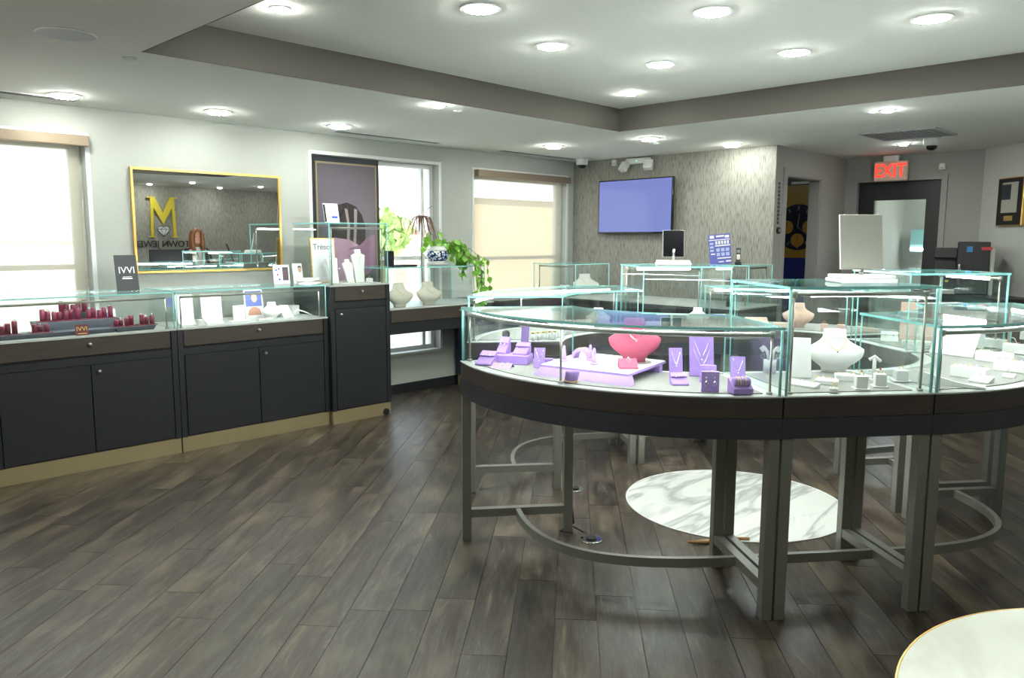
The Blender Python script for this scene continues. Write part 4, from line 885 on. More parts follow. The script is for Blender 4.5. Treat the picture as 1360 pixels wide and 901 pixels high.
# ================================================================== NEAR STRAIGHT TALL SHOWCASE (white)
p = ZP(1022, 495); t = thing('earring_tree', 'white two-armed earring holder on a round block, left side of the tall case', 'earring stand', p, F(p))
MB().cyl((0, 0), .030, 0, .062, 28).build('block', M['whites'], t, bevel=0)
for s in (-1, 1):
    MB().tube([(s*.006, 0, .06), (s*.014, -.004, .10), (s*.028, -.010, .125)], [.010, .008, .005], 8).build('arm', M['whites'], t)
    B(-.012, .012, -.003, .003, -.012, .012, T=Tm((s*.034, -.016, .116), ry=s*.7)).build('arm_tip', M['whites'], t)
    MB().tube([(s*.034+.008*math.cos(k*PI/6), -.020, .082+.011*math.sin(k*PI/6)) for k in range(12)], .0018, 5, True).build('earring', M['silver'], t)
p = ZP(1062, 502); board('tall white tapered easel with red stone pendants in the tall case', p, F(p, .05), .10, .185, 'whites', lean=.12, taper=.82, neck=None)
p = ZP(1107, 494); bust('large white necklace bust with a green stone pendant in the tall case', p, F(p, .22), .205, 'whites', w=1.02, neck='gold', pend='green')
p = ZP(1065, 513); tray('long low white tray lying at the front left of the tall case', p, F(p, -.55), .15, .04, .010, 'whites', 3, slope=.012)
p = ZP(1098, 510); tray('white slotted ring tray before the white bust', p, F(p, -.05), .095, .075, .020, 'whites', 4)
p = ZP(1123, 505); tray('white ring tray with yellow stone rings right of the slotted tray', p, F(p, .1), .09, .075, .026, 'whites', 3)
p = ZP(1107, 521); cube('tiny plain white block at the very front of the tall case', p, F(p), .034, 'whites', 'gold', plate=False, h=.018)
p = ZP(1143, 517); cube('white ring cube with a red stone, left of the pair', p, F(p, .25), .046, 'whites', 'ruby', h=.058)
p = ZP(1168, 514); cube('white ring cube with a red stone, right of the pair', p, F(p, .25), .046, 'whites', 'ruby', h=.058)
p = ZP(1160, 505); t = thing('earring_post', 'slim white T-shaped earring post behind the ring cubes', 'earring stand', p, F(p)); MB().cyl((0, 0), .008, 0, .105, 12).build('post', M['whites'], t); MB().tube([(-.022, -.005, .092), (0, 0, .108), (.026, -.006, .088)], .008, 8).build('crossarm', M['whites'], t); MB().cyl((0, 0), .018, 0, .005, 16).build('foot', M['whites'], t)
p = ZP(1196, 506, ZD+.0045); cube('white ring cube near the right glass of the tall case', p, F(p, .3), .055, 'whites', 'silver', h=.05)

# ================================================================== NEAR RIGHT SHOWCASE (white trays)
p = ZP(1262, 472); board('big white sloping display panel at the left end of the right curved case', p, F(p, -.5), .24, .27, 'whites', neck=None, lean=.45)
p = ZP(1263, 512); t = thing('curved_riser', 'long white curved riser along the front glass of the right case', 'riser', p, F(p, .0)); MB().side([(-.02, 0), (.02, 0), (.02, .01), (-.02, .006)], -.13, .13).build('shelf', M['whites'], t); MB().extr([(-.13, 0), (.13, 0), (.125, .006), (.02, .020), (-.08, .045), (-.13, .060)], -.03, -.02).build('lip', M['whites'], t)
specs = [(1287, 502, .155, .045, .050, -.40, 'thick white ring bar nearest the tall case in the right case'), (1320, 481, .17, .045, .052, -.40, 'thick white ring bar second from left in the right case'),
 (1345, 494, .16, .045, .050, -.40, 'thick white ring bar at the frame edge, middle row of the right case'), (1318, 462, .15, .045, .052, -.35, 'thick white ring bar in the back row, left one'),
 (1352, 470, .15, .045, .052, -.35, 'thick white ring bar in the back row at the frame edge'), (1372, 452, .14, .045, .05, -.3, 'thick white ring bar farthest back at the frame edge')]
for x, y, w_, d_, h_, o_, l in specs:
    p = ZP(x, y); tray(l, p, F(p, o_), w_, d_, h_, 'whites', 5, nm='ring_bar', cat='ring holder')
p = ZP(1303, 508); wedge('small white ramp with a dark stone ring in front of the ring bars', p, F(p, -.4), .085, .055, .028, 'whites', flap=False, kind='ring')
p = ZP(1340, 502); wedge('tiny white ring ramp near the frame edge', p, F(p, -.3), .05, .03, .020, 'whites', flap=False, kind='ring')
p = ZP(1300, 463); board('small white easel standing behind the ring bars', p, F(p, -.2), .055, .085, 'whites', neck=None, lean=.1)
for x, y, l in ((1272, 470, 'curled white wire earring holder beside the sloping panel'), (1286, 466, 'thin white wire loop behind the first ring bar'), (1338, 464, 'thin gold-tipped wire loop behind the back ring bar')):
    p = ZP(x, y); t = thing('wire_holder', l, 'earring stand', p, F(p)); MB().tube([(0, 0, .005), (.0, 0, .05), (.012, 0, .072), (.03, -.002, .066), (.042, -.004, .04)], .0035, 6).build('wire', M['whites'], t); MB().cyl((0, 0), .016, 0, .006, 14).build('foot', M['whites'], t); MB().tube([(.042+.006*math.cos(k*PI/5), -.004, .032+.008*math.sin(k*PI/5)) for k in range(10)], .0014, 5, True).build('earring', M['gold'], t)

# ================================================================== FAR CASES
def IV(u_, v_, z=ZD+.0045): q = IO+iu*u_+iv*v_; return (q.x, q.y, z)
p = IV(.84, .93); bust('blush pink necklace bust seen through the tall case', p, F(p, .1), .175, 'blush', neck='gold')
p = IV(.62, .98); t = thing('display_riser', 'blush pink block riser before the blush bust', 'riser', IV(.70, .90), F(p)); B(-.06, .06, -.03, .03, 0, .035).build('block', M['blush'], t, bevel=.002)
p = IV(.58, 1.05); tray('blush pink sloping tray left of the blush bust', p, F(p, .2), .16, .08, .02, 'blush', 4, slope=.04)
for i, (u_, v_) in enumerate(((.93, .72), (1.02, .66), (1.09, .55))):
    p = IV(u_, v_); cube(('blush ring cube nearest the blush bust', 'blush ring cube in the middle of the three', 'blush ring cube farthest from the blush bust')[i], p, F(p), .05, 'blush', 'ruby', h=.045, plate=False)
p = IV(1.20, .62); tray('flat blush pink tray at the right end of the far right case', p, F(p), .12, .08, .02, 'blush', 4)
p = IV(1.28, .12); board('broad blush pink panel in the tall case at the right end', p, F(p, .05), .30, .24, 'blush', neck=None, lean=.15)
p = IV(1.10, -.05); tray('white ring tray in the tall case at the right end', p, F(p), .16, .08, .02, 'whites', 5)
p = IV(1.02, .10); wedge('white earring ramp in the tall case at the right end', p, F(p), .1, .08, .05, 'whites')
p = IV(-.15, 1.15); tray('white ring tray in the far tall case under the mirror', p, F(p), .16, .10, .02, 'whites', 5)
p = IV(.15, 1.12); bust('small grey-lit white bust in the far tall case', p, F(p), .13, 'whites', neck=None)
for i, (x, y, h_, l) in enumerate([(697, 456, .115, 'lavender leaning card in the far left case'), ]):
    p = ZP(x, y); board(l, p, F(p, -.35), .05, h_, 'purple', neck=None, lean=.15)
p = ZP(672, 449); t = thing('watch_roll', 'dark watch on a small cuff in the far left case', 'watch', p, F(p))
MB().lathe([(.018, -.02), (.026, -.015), (.026, .015), (.018, .02)], n=20, T=Tm((0, 0, .026)) @ Matrix.Rotation(PI/2, 4, 'X')).build('cuff', M['black'], t); MB().cyl((0, 0), .018, .0, .006, 20, T=Tm((.0, -.022, .03)) @ Matrix.Rotation(PI/2, 4, 'X')).build('watch_face', M['silver'], t)
for i, x in enumerate((708, 715, 722, 730, 737)):
    p = ZP(x, 453-i*.6); t = thing('gem_vial', 'small clear vial with a gold cap in the far left case, %s' % ('leftmost', 'second from left', 'middle one', 'second from right', 'rightmost')[i], 'vial', p, F(p), 'gold-capped vials'); MB().cyl((0, 0), .011, 0, .045, 12).build('glass_body', M['whites'], t); MB().cyl((0, 0), .012, .045, .056, 12).build('cap', M['gold'], t)
p = IV(-.62, 1.05); bust('white necklace bust in the far left case', p, F(p), .14, 'whites', neck='gold')
p = IV(-.80, .98); tray('wide white jewel tray in the far left case', p, F(p, .2), .24, .12, .02, 'whites', 8, slope=.04)
p = IV(-1.0, .72); board('grey-white necklace easel in the far left case', p, F(p), .1, .15, 'whites', lean=.25)
# vanity mirrors on the tall cases
def vanity(label, p, rz, w_, h_, back, roll=0):
    t = thing('vanity_mirror', label, 'mirror', p, rz)
    B(-.125, .125, -.085, .085, 0, .018).build('base', M['white'], t, bevel=.003); B(-.118, .118, -.078, .078, .018, .034).build('base_top', M['white'], t, bevel=.003)
    MB().cyl((0, 0), .010, .034, .060, 12).build('stem', M['chrome'], t)
    T = Tm((0, 0, .057), rx=.17, ry=roll)
    B(-w_/2, w_/2, -.006, .004, 0, h_, T=T).build('frame', M['white'], t, bevel=.002)
    B(-w_/2+.004, w_/2-.004, -.0075, -.006, .004, h_-.004, T=T).build('mirror_glass', M['mirror'], t)
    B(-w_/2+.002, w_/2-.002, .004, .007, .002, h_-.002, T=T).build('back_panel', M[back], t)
    return t
p = ZP(1143, 375, ZTALL+.0005); vanity('vanity mirror on the near tall case, its wall reflection painted cream-grey', p, F(p, .42)+PI, .19, .245, 'reflg')  # the panel towards the camera wears the painted reflection
p = ZP(894, 354.5, ZTALL+.0005)
p = IV(-.03, 1.18, ZTALL+.0005); t = vanity('vanity mirror turned away, its black back and steel arm showing', p, F(p, .1)+PI, .155, .20, 'blackg')
MB().tube([(0, .012, .03), (0, .028, .12)], .010, 10).build('rear_arm', M['chrome'], t)

# ================================================================== LEFT COUNTER CONTENTS
def YP(px, py, y): q = at(px, py, 1, y); return q
CZ = ZC+.0005
def riser(label, x0, x1, y0, y1, h, z=CZ, lip=.015):
    t = thing('slate_riser', label, 'riser', ((x0+x1)/2, (y0+y1)/2, z)); a, b = (x1-x0)/2, (y1-y0)/2
    MB().add([(-a, -b, 0), (a, -b, 0), (a, b, 0), (-a, b, 0), (-a-lip, -b-lip, h), (a+lip, -b-lip, h), (a+lip, b+lip, h), (-a-lip, b+lip, h)], [(3, 2, 1, 0), (4, 5, 6, 7), (0, 1, 5, 4), (1, 2, 6, 5), (2, 3, 7, 6), (3, 0, 4, 7)]).build('riser_body', M['greyr'], t, bevel=.002)
riser('longest slate grey riser along the front of the left counter case', 1.22, 1.95, 5.83, 5.93, .030)
riser('tall slate grey riser carrying two burgundy ring clusters', 1.52, 2.02, 5.97, 6.12, .085)
riser('small slate grey riser at the back carrying one burgundy ring cluster', 1.72, 1.92, 6.15, 6.25, .125)
riser('low slate grey riser on the right of the left counter case', 1.97, 2.22, 5.82, 5.93, .032)
def cluster(label, x, y, z, hs, w_=.022):
    t = thing('ring_cluster', label, 'ring display', (x, y, z), 0, 'burgundy ring clusters'); n = len(hs); W_ = n*w_
    B(-W_/2-.012, W_/2+.012, -.042, .042, 0, .005).build('plate', M['burg'], t, bevel=.001)
    for i, h_ in enumerate(hs):
        px_ = -W_/2+w_*(i+.5); py_ = (.006 if i % 2 else -.012)
        o_ = MB().lathe([(w_*.47, .005), (w_*.47, h_*.93), (w_*.40, h_), (.001, h_)], c=(px_, py_, 0), n=14).build('post', M['burg'], t)
        if i % 2 == 0 or i == 1:
            MB().tube([(px_+.008*math.cos(k*PI/5), py_-.003, h_+.005+.008*math.sin(k*PI/5)) for k in range(10)], .0014, 4, True).build('ring', M['silver'], o_); gem(o_, (px_, py_-.004, h_+.013), .0045, 'silver', 'stone')
cluster('burgundy ring cluster at the far left frame edge', 1.28, 5.88, CZ+.030, [.05, .04, .06, .075, .09], .036)
cluster('small burgundy ring cluster right of the frame-edge one', 1.50, 5.87, CZ+.030, [.06, .045, .055], .036)
cluster('long burgundy ring cluster on the left of the tall riser', 1.67, 6.04, CZ+.086, [.085, .07, .065, .06, .065, .075, .085], .037)
cluster('burgundy ring cluster highest up on the back riser', 1.80, 6.20, CZ+.126, [.085, .065, .055, .07, .085], .038)
cluster('burgundy ring cluster on the right of the tall riser', 1.925, 6.04, CZ+.086, [.065, .075, .06, .075, .085], .036)
cluster('burgundy ring cluster on the left of the low right riser', 2.03, 5.87, CZ+.033, [.05, .045, .06, .075], .036)
cluster('smallest burgundy ring cluster, farthest right', 2.19, 5.875, CZ+.033, [.075, .055, .065], .036)
def card(name, label, cat, x, y, z, w_, h_, m_, rz=0, lean=.15, th=.006):
    t = thing(name, label, cat, (x, y, z), rz); T = Tm(rx=-lean)
    B(-w_/2, w_/2, 0, th, 0, h_, T=T).build('card', m_, t)
    B(-w_*.2, w_*.2, th+h_*.5*math.sin(lean), th+h_*.5*math.sin(lean)+.004, 0, h_*.45).build('strut', m_, t)
    return t, T
t, T = card('brand_card', 'small burgundy card with gold lettering leaning at the front of the left case', 'sign', 1.73, 5.782, CZ, .085, .075, M['burg'])
text('IVVI', .042, M['gold'], T @ Tm((0, -.001, .044)) @ UP, t, depth=.0008); B(-.028, .028, -.0015, 0, .010, .016, T=T).build('small_print', M['gold'], t)
t, T = card('brand_card', 'white square card with a blue snowflake medallion at the back of the left case', 'sign', 2.03, 6.19, CZ, .125, .135, M['paper'])
bl = mat('medallion_blue', (.12, .30, .60), .4)
for i in range(8): B(-.003, .003, -.002, 0, .008, .040, T=T @ Tm((0, 0, .07)) @ Matrix.Rotation(i*PI/4, 4, 'Y')).build('ray', bl, t)
MB().tube([T @ Vector((.036*math.cos(i*PI/12), -.001, .07+.036*math.sin(i*PI/12))) for i in range(24)], .0022, 5, True).build('medallion_ring', bl, t)
t, T = card('display_sign', 'charcoal sign with a white monogram leaning on the left counter top', 'sign', 2.16, 6.10, ZCG+.001, .155, .265, M['char'], rz=.0, th=.012)
text('IVVI', .070, M['paper'], T @ Tm((0, -.001, .150)) @ UP, t, depth=.0008); B(-.032, .032, -.0015, 0, .100, .104, T=T).build('small_print', M['paper'], t); B(-.036, .036, -.0015, 0, .086, .094, T=T).build('small_print', M['paper'], t)
# cab2 contents
for x, y, w_, h_, l in ((2.58, 6.12, .14, .22, 'large white panel at the left of the case under the mirror'), (2.80, 6.12, .17, .215, 'wide white panel second from left in the case under the mirror'), (2.97, 6.0, .10, .12, 'small white panel left of the portrait card in the case')):
    board(l, (x, y, CZ), 0, w_, h_, 'whites', neck=None, lean=.12)
t, T = card('portrait_card', 'card with a blue portrait of a woman in the case under the mirror', 'picture', 3.16, 6.10, CZ, .165, .235, M['paper'])
B(-.072, .072, -.002, 0, .095, .225, T=T).build('picture_ground', mat('card_blue', (.10, .14, .42), .5), t)
MB().extr([(-.06, .0), (.06, .0), (.05, .05), (.015, .07), (-.02, .07), (-.05, .045)], -.0035, -.002, T=T @ Tm((0, 0, .02))).build('picture_shoulders', M['skin'], t)
MB().extr([(.026*math.cos(i*PI/8), .036*math.sin(i*PI/8)) for i in range(16)], -.005, -.0035, T=T @ Tm((.005, 0, .165))).build('picture_face', mat('card_face', (.62, .40, .30), .5), t)
MB().extr([(.032*math.cos(i*PI/8), .03*math.sin(i*PI/8)) for i in range(9)], -.0045, -.002, T=T @ Tm((.005, 0, .180))).build('picture_hair', M['hair'], t)
wedge('white ramp at the left front of the case under the mirror', (2.50, 5.92, CZ), 0, .12, .09, .05, 'whites', flap=False)
wedge('white ramp left of centre in the case under the mirror', (2.70, 5.90, CZ), 0, .13, .10, .055, 'whites', flap=False)
cube('small white cube at the front of the case under the mirror', (2.57, 5.83, CZ), 0, .045, 'whites', 'silver')
tray('flat white bracelet tray in the middle of the case under the mirror', (2.90, 5.88, CZ), 0, .15, .06, .012, 'whites', 4)
bust('white bust before the portrait card in the case under the mirror', (3.24, 5.96, CZ), 0, .135, 'whites', neck=None, w=1.1)
wedge('white ramp right of the portrait card', (3.36, 5.95, CZ), 0, .09, .09, .10, 'whites', flap=False, kind='ring')
tray('white tray with dark bracelets before the portrait card', (3.12, 5.86, CZ), 0, .13, .05, .012, 'whites', 4)
t = thing('bracelet_bridge', 'white arched bracelet bridge at the right end of the case under the mirror', 'bracelet holder', (3.47, 5.90, CZ)); MB().tube([(-.055, 0, .0), (-.055, 0, .045), (-.03, 0, .062), (.02, -.02, .045), (.085, -.04, .012)], .011, 8, flat=.006).build('strip', M['whites'], t)
cube('small white cube at the back right of the case under the mirror', (3.55, 6.15, CZ), 0, .07, 'whites', 'silver', plate=False, h=.08)
t, T = card('notice', 'small blue printed notice stuck inside the glass where the counter cases meet', 'sign', 2.42, 6.0, ZC+.14, .05, .07, mat('notice_blue', (.10, .10, .35), .5), lean=0)
# cards and cushions on cab2 top
t, T = card('leaflet_stand', 'white leaflet with coloured gems and a dark photo standing on the counter top', 'picture', 3.42, 6.10, ZCG+.001, .14, .165, M['paper'], rz=-.15)
for x, z, m_ in ((-.045, .12, 'blue'), (-.02, .13, 'blue'), (-.035, .08, 'ruby'), (-.02, .04, 'blue')): MB().cyl((0, 0), .008, 0, .002, 12, T=T @ Tm((x, 0, z)) @ Matrix.Rotation(PI/2, 4, 'X')).build('gem_print', M[m_], t)
B(.01, .06, -.002, 0, .03, .145, T=T).build('photo', mat('leaflet_photo', (.10, .06, .08), .5, noise=.5), t)
t, T = card('leaflet_stand', 'white folded card with a woman\'s face standing on the counter top', 'picture', 3.57, 6.08, ZCG+.001, .10, .175, M['paper'], rz=.1)
MB().extr([(.016*math.cos(i*PI/8), .024*math.sin(i*PI/8)) for i in range(16)], -.003, -.001, T=T @ Tm((.022, 0, .12))).build('picture_face', _MC['card_face'], t)
MB().extr([(.019*math.cos(i*PI/8), .02*math.sin(i*PI/8)) for i in range(9)], -.002, -.0005, T=T @ Tm((.022, 0, .134))).build('picture_hair', M['black'], t)
for i, (x, z, l) in enumerate(((3.60, 0, 'lower white display cushion stacked beside the tall case'), (3.585, .028, 'upper white display cushion, tilted on the lower one'))):
    t = thing('cushion', l, 'cushion', (x-.02, 5.92, ZCG+.001+z), .2*i)
    MB().loft([(0, .085, .055, 0), (.008, .10, .07, 0), (.020, .10, .07, 0), (.027, .08, .05, 0)], p=3.5).build('cushion_body', M['whites'], t)
# tall case contents
ZT = 1.2055
t = thing('framed_sign', 'gold-framed white sign reading Trésor in the tall case', 'sign', (3.83, 6.08, ZT)); T = Tm(rx=-.08)
B(-.125, .125, 0, .012, 0, .40, T=T).build('frame', M['gold'], t, bevel=.002); B(-.115, .115, -.002, 0, .010, .39, T=T).build('sheet', M['paper'], t)
text('Trésor', .072, M['black'], T @ Tm((0, -.003, .32)) @ UP, t, depth=.0006)
def neckform(label, x, y, h_, w_, lean):
    t = thing('neck_form', label, 'display form', (x, y, ZT)); T = Tm(rx=-lean)
    MB().extr([(-w_*.32, 0), (w_*.32, 0), (w_*.36, h_*.4), (w_*.5, h_*.82), (w_*.22, h_*.88), (w_*.2, h_), (-w_*.2, h_), (-w_*.22, h_*.88), (-w_*.5, h_*.82), (-w_*.36, h_*.4)], -.012, .004, T=T).build('form', M['whites'], t, bevel=.003)
    B(-.01, .01, .02, .03+h_*lean, 0, .012).build('foot', M['whites'], t); chain(t, [T @ Vector((-w_*.2, -.014, h_*.9)), T @ Vector((0, -.014, h_*.55)), T @ Vector((w_*.2, -.014, h_*.9))], 'gold')
neckform('white neck form leaning at the left front of the tall case', 3.83, 5.92, .27, .12, .25)
neckform('white neck form in the middle of the tall case', 3.98, 5.90, .22, .11, .3)
neckform('brightest white neck form at the right of the tall case', 4.09, 5.92, .30, .15, .12)
cube('little white ring block at the right front of the tall case', (4.17, 5.88, ZT), 0, .045, 'whites', 'silver', h=.04)
tray('low white tray at the front of the tall case', (3.88, 5.80, ZT), 0, .14, .05, .012, 'whites', 3)
t, T = card('tablet_card', 'white tablet card leaning on top of the tall case before the portrait hair', 'sign', 3.86, 5.98, 1.7355, .15, .175, M['paper'], rz=.0, lean=.2); B(.0, .06, -.002, 0, .045, .062, T=T).build('blue_stripe', M['blue'], t); B(-.074, -.055, -.002, 0, .01, .165, T=T).build('dark_spine', M['black'], t)
# bench contents
for x, y, l in ((540, 409, 'grey-white necklace bust on the bench beside the tall case'), (578, 406, 'grey-white necklace bust on the bench under the potted plant')):
    p = at(x, y, 2, ZD-.0015); bust(l, (p.x, max(p.y, 5.84), ZD-.0015), -.1, .225, 'cream', w=1.0, neck='gold')
p = at(552, 355, 2, 1.3375)
t = thing('open_box', 'open black presentation box on the bench glass case', 'box', (4.62, 5.98, 1.3375)); B(-.16, .13, -.07, .07, 0, .018).build('box_base', M['black'], t, bevel=.003); B(-.16, -.145, -.07, .07, .018, .15, T=Tm(ry=0)).build('box_lid', M['black'], t, bevel=.003); B(-.142, -.135, -.055, .055, .03, .14).build('box_lining', M['rail'], t)
# plant
t = thing('potted_pothos', 'trailing pothos in a blue and white patterned pot on the bench glass case', 'plant', (5.10, 6.03, 1.3375))
MB().lathe([(.05, 0), (.10, .004), (.115, .022), (.112, .026), (.05, .012)], n=32).build('saucer', M['white'], t)
potm = bpy.data.materials.new('painted_pot'); nt, b_ = nodes(potm); vo = nt.nodes.new('ShaderNodeTexVoronoi'); vo.inputs['Scale'].default_value = 42; tc_ = nt.nodes.new('ShaderNodeTexCoord'); nt.links.new(tc_.outputs['Object'], vo.inputs[0])
cr_ = nt.nodes.new('ShaderNodeValToRGB'); cr_.color_ramp.interpolation = 'CONSTANT'; e_ = cr_.color_ramp.elements; e_[0].color = (.55, .6, .3, 1); e_[1].position = .22; e_[1].color = (.75, .75, .68, 1); k_ = e_.new(.40); k_.color = (.05, .15, .40, 1); k_ = e_.new(.52); k_.color = (.015, .03, .10, 1)
nt.links.new(vo.outputs['Distance'], cr_.inputs[0]); nt.links.new(cr_.outputs[0], b_.inputs['Base Color']); b_.inputs['Roughness'].default_value = .15
MB().lathe([(.06, .012), (.075, .035), (.085, .042)], n=36).build('pot_foot', M['white'], t)
MB().lathe([(.085, .042), (.105, .075), (.110, .11), (.102, .145)], n=36).build('pot_band', potm, t)
MB().lathe([(.102, .145), (.088, .17), (.076, .178), (.080, .19), (.078, .19), (.070, .176)], n=36).build('pot_neck', M['white'], t)
MB().cyl((0, 0), .072, .165, .176, 24).build('soil', mat('soil', (.03, .02, .012), .95), t)
lf = MB(); 
pr_ = [(0, 0, 0), (.32, .10, .02), (.50, .42, .0), (.38, .75, -.03), (0, 1.15, -.12), (-.38, .75, -.03), (-.50, .42, .0), (-.32, .10, .02), (0, .5, .05)]
lf.add([tuple(c_*.055 for c_ in v_) for v_ in pr_], [(i, (i+1) % 8, 8) for i in range(8)]); lo = lf.build('leaf', M['leaf']); lme = lo.data; bpy.data.objects.remove(lo)
def leaf(p, rx, rz, s): o_ = bpy.data.objects.new('leaf', lme); COL.objects.link(o_); o_.parent = t; o_.location = p; o_.rotation_euler = (rx, random.uniform(-.4, .4), rz); o_.scale = (s,)*3
rnd = random.Random(4)
vines = [[(0, 0, .18), (-.08, -.0, .26), (-.16, -.03, .25), (-.22, -.05, .19)], [(0, 0, .18), (-.05, .0, .30), (-.12, -.02, .33), (-.17, -.03, .29)], [(0, 0, .18), (.01, .0, .30), (.03, -.02, .36)], [(0, 0, .18), (.06, .02, .27), (.13, .0, .25)]]
for k in range(13):
    x = .13+rnd.random()*.20; d = rnd.uniform(.1, .48)
    vines.append([(0.03, 0, .18), (.09, .02+rnd.uniform(-.05, .05), .22), (x, -.05+rnd.uniform(-.06, .08), .19+rnd.uniform(-.05, .05)), (x+rnd.uniform(.0, .08), -.30 if d > .22 else -.05, .05), (x+rnd.uniform(.0, .14), -.33 if d > .22 else -.04, .09-d)])
for k, v_ in enumerate(vines):
    pts = []; V = [Vector(q_) for q_ in v_]
    for i in range(len(V)-1):
        for j in range(4): pts.append(V[i].lerp(V[i+1], j/4))
    pts.append(V[-1]); pts = [q_+Vector((rnd.uniform(-.006, .006), 0, rnd.uniform(-.006, .006))) for q_ in pts]
    MB().tube(pts, .0022, 5).build('vine', M['vine'], t)
    for j in range(3, len(pts), 1 if k > 3 else 3):
        if rnd.random() < .9: leaf(pts[j]+Vector((0, -.01, 0)), rnd.uniform(-2.3, -1.2), rnd.uniform(-1.5, 1.5), rnd.uniform(.8, 1.25) if k > 3 else rnd.uniform(1.2, 1.6))
for j in range(46): leaf(Vector((.13+rnd.random()*.20, -.05+rnd.uniform(-.09, .06), .02+rnd.random()*.24)), rnd.uniform(-2.4, -.8), rnd.uniform(-1.6, 1.6), rnd.uniform(.8, 1.3))
t = thing('dracaena', 'spiky bronze dracaena hanging its leaves before the clear window', 'plant', (5.16, 6.34, .9685))
MB().tube([(0, 0, 0), (-.01, 0, .4), (.01, .01, .84)], .006, 6).build('stem', M['vine'], t)
for k in range(30):
    a = rnd.random()*2*PI; L_ = rnd.uniform(.20, .34); o_ = Vector((.01, .01, .84)); dx, dy = math.cos(a), .35*math.sin(a)
    pts = [o_+Vector((dx*L_*s*.75, min(.04, dy*L_*s), .12*math.sin(s*PI*.55)-.34*s*s*rnd.uniform(.8, 1.2))) for s in (0, .25, .5, .75, 1)]
    MB().tube(pts, [.004, .007, .007, .005, .001], 4, flat=.001).build('leaf', M['redleaf'], t)
for a_, b_2 in (((.01, .01, .84), (-.16, .0, .95)), ((.01, .01, .84), (.14, .0, .97))): MB().tube([a_, tuple((Vector(a_)+Vector(b_2))/2+Vector((0, 0, .03))), b_2], .003, 5).build('stem', M['vine'], t)

# ================================================================== BACK COUNTER ITEMS
bust('cream bust with a gold necklace in the glass case left of the television', (7.0, 5.66, ZD+.0015), F((6.98, 5.6), .4), .24, 'whites', w=1.1, neck='gold')
board('small white card in the glass case left of the television', (6.80, 5.80, ZD+.0015), F((6.7, 5.4)), .11, .12, 'whites', neck=None)
p = at(957, 349, 2, 1.336); t = thing('price_card', 'blue and white printed price card leaning on the back glass case', 'sign', (7.02, 3.95, 1.3605), F((6.8, 4.1), 0)); T = Tm(rx=-.12)
T = T @ Matrix.Rotation(-.10, 4, 'Y')
B(-.105, .105, 0, .006, 0, .30, T=T).build('card', mat('card_indigo', (.07, .08, .42), .4), t)
wm = M['paper']
for a_, b_2, c_, d_ in ((-.09, -.05, .262, .290), (-.03, .05, .272, .288), (.055, .095, .26, .285), (-.1, .1, .240, .248), (-.045, .1, .180, .192), (-.09, -.05, .10, .112), (-.03, .1, .055, .067), (-.02, .03, .02, .03), (.05, .1, .02, .035)): B(a_, b_2, -.0015, 0, c_, d_, T=T).build('print_bar', wm, t)
for i in range(5): B(-.04+i*.028, -.022+i*.028, -.0015, 0, .200, .232, T=T).build('print_cell', wm, t)
for i in range(3): B(-.095, -.06, -.0015, 0, .13+i*.035, .15+i*.035, T=T).build('print_cell', mat('print_pale', (.4, .45, .75), .5), t)
for i in range(3):
    for j in range(2): B(-.035+i*.045, -.002+i*.045, -.0015, 0, .082+j*.045, .115+j*.045, T=T).build('print_cell', _MC['print_pale'], t)
t = thing('cordless_phone', 'black cordless phone in its cradle on the back glass case', 'phone', (7.02, 3.765, 1.3605), F((6.86, 3.8)))
B(-.032, .032, -.03, .03, 0, .028).build('cradle', M['black'], t, bevel=.004); B(-.022, .022, -.01, .014, .02, .165, T=Tm(rx=-.1)).build('handset', M['black'], t, bevel=.005); B(-.016, .016, -.0115, -.010, .115, .145, T=Tm(rx=-.1)).build('display', mat('lcd', (.15, .18, .2), .3), t)
B(-.016, .016, -.0118, -.010, .05, .10, T=Tm(rx=-.1)).build('keypad', M['rail'], t)
t = thing('card_terminal', 'small black tilted screen on the back counter right of the far tall case', 'screen', (6.70, 3.58+.14, ZD+.0005) , F((6.7, 3.7), .2)); t.location = (6.76, 3.70, ZD+.0005)
MB().cyl((0, 0), .03, 0, .10, 12).build('stand', M['black'], t); B(-.06, .06, -.01, .01, .10, .27, T=Tm(rx=-.15, ry=.1)).build('screen_body', M['blackg'], t, bevel=.004)
# coffee station by the exit
t = thing('coffee_counter', 'black waist-high counter against the diagonal wall carrying the coffee machine', 'counter', (8.86, 2.05, 0), math.radians(-135))
B(-.75, .62, -.30, .10, 0, 1.03).build('cabinet_body', M['char'], t); B(-.77, .64, -.32, .12, 1.03, 1.07).build('worktop', M['black'], t)
t = thing('coffee_machine', 'black coffee machine with a blue sticker and red lid handle beside the exit door', 'coffee machine', (8.83, 2.30, 1.0705), F((8.83, 2.30)))
B(-.02, .26, -.18, .20, 0, .52).build('body', M['black'], t, bevel=.008); B(-.22, -.02, -.05, .20, 0, .44).build('brew_unit', M['black'], t, bevel=.006); B(-.22, -.02, -.18, -.05, .36, .46).build('brew_head', M['black'], t, bevel=.006); B(-.22, -.02, -.18, -.05, 0, .04).build('drip_tray', M['rail'], t)
B(.06, .11, -.183, -.18, .42, .475).build('blue_sticker', mat('sticker_blue', (.03, .22, .55), .4), t); B(.185, .275, -.20, -.17, .44, .47).build('red_handle', mat('handle_red', (.5, .03, .03), .4), t); B(.27, .30, -.18, -.14, .0, .46).build('steel_trim', M['rail'], t)
MB().cyl((.01, -.20), .014, .10, .30, 12).build('spout', M['rail'], t); B(-.11, -.08, -.186, -.18, .12, .14).build('yellow_label', mat('label_yellow', (.7, .5, .02), .4), t)
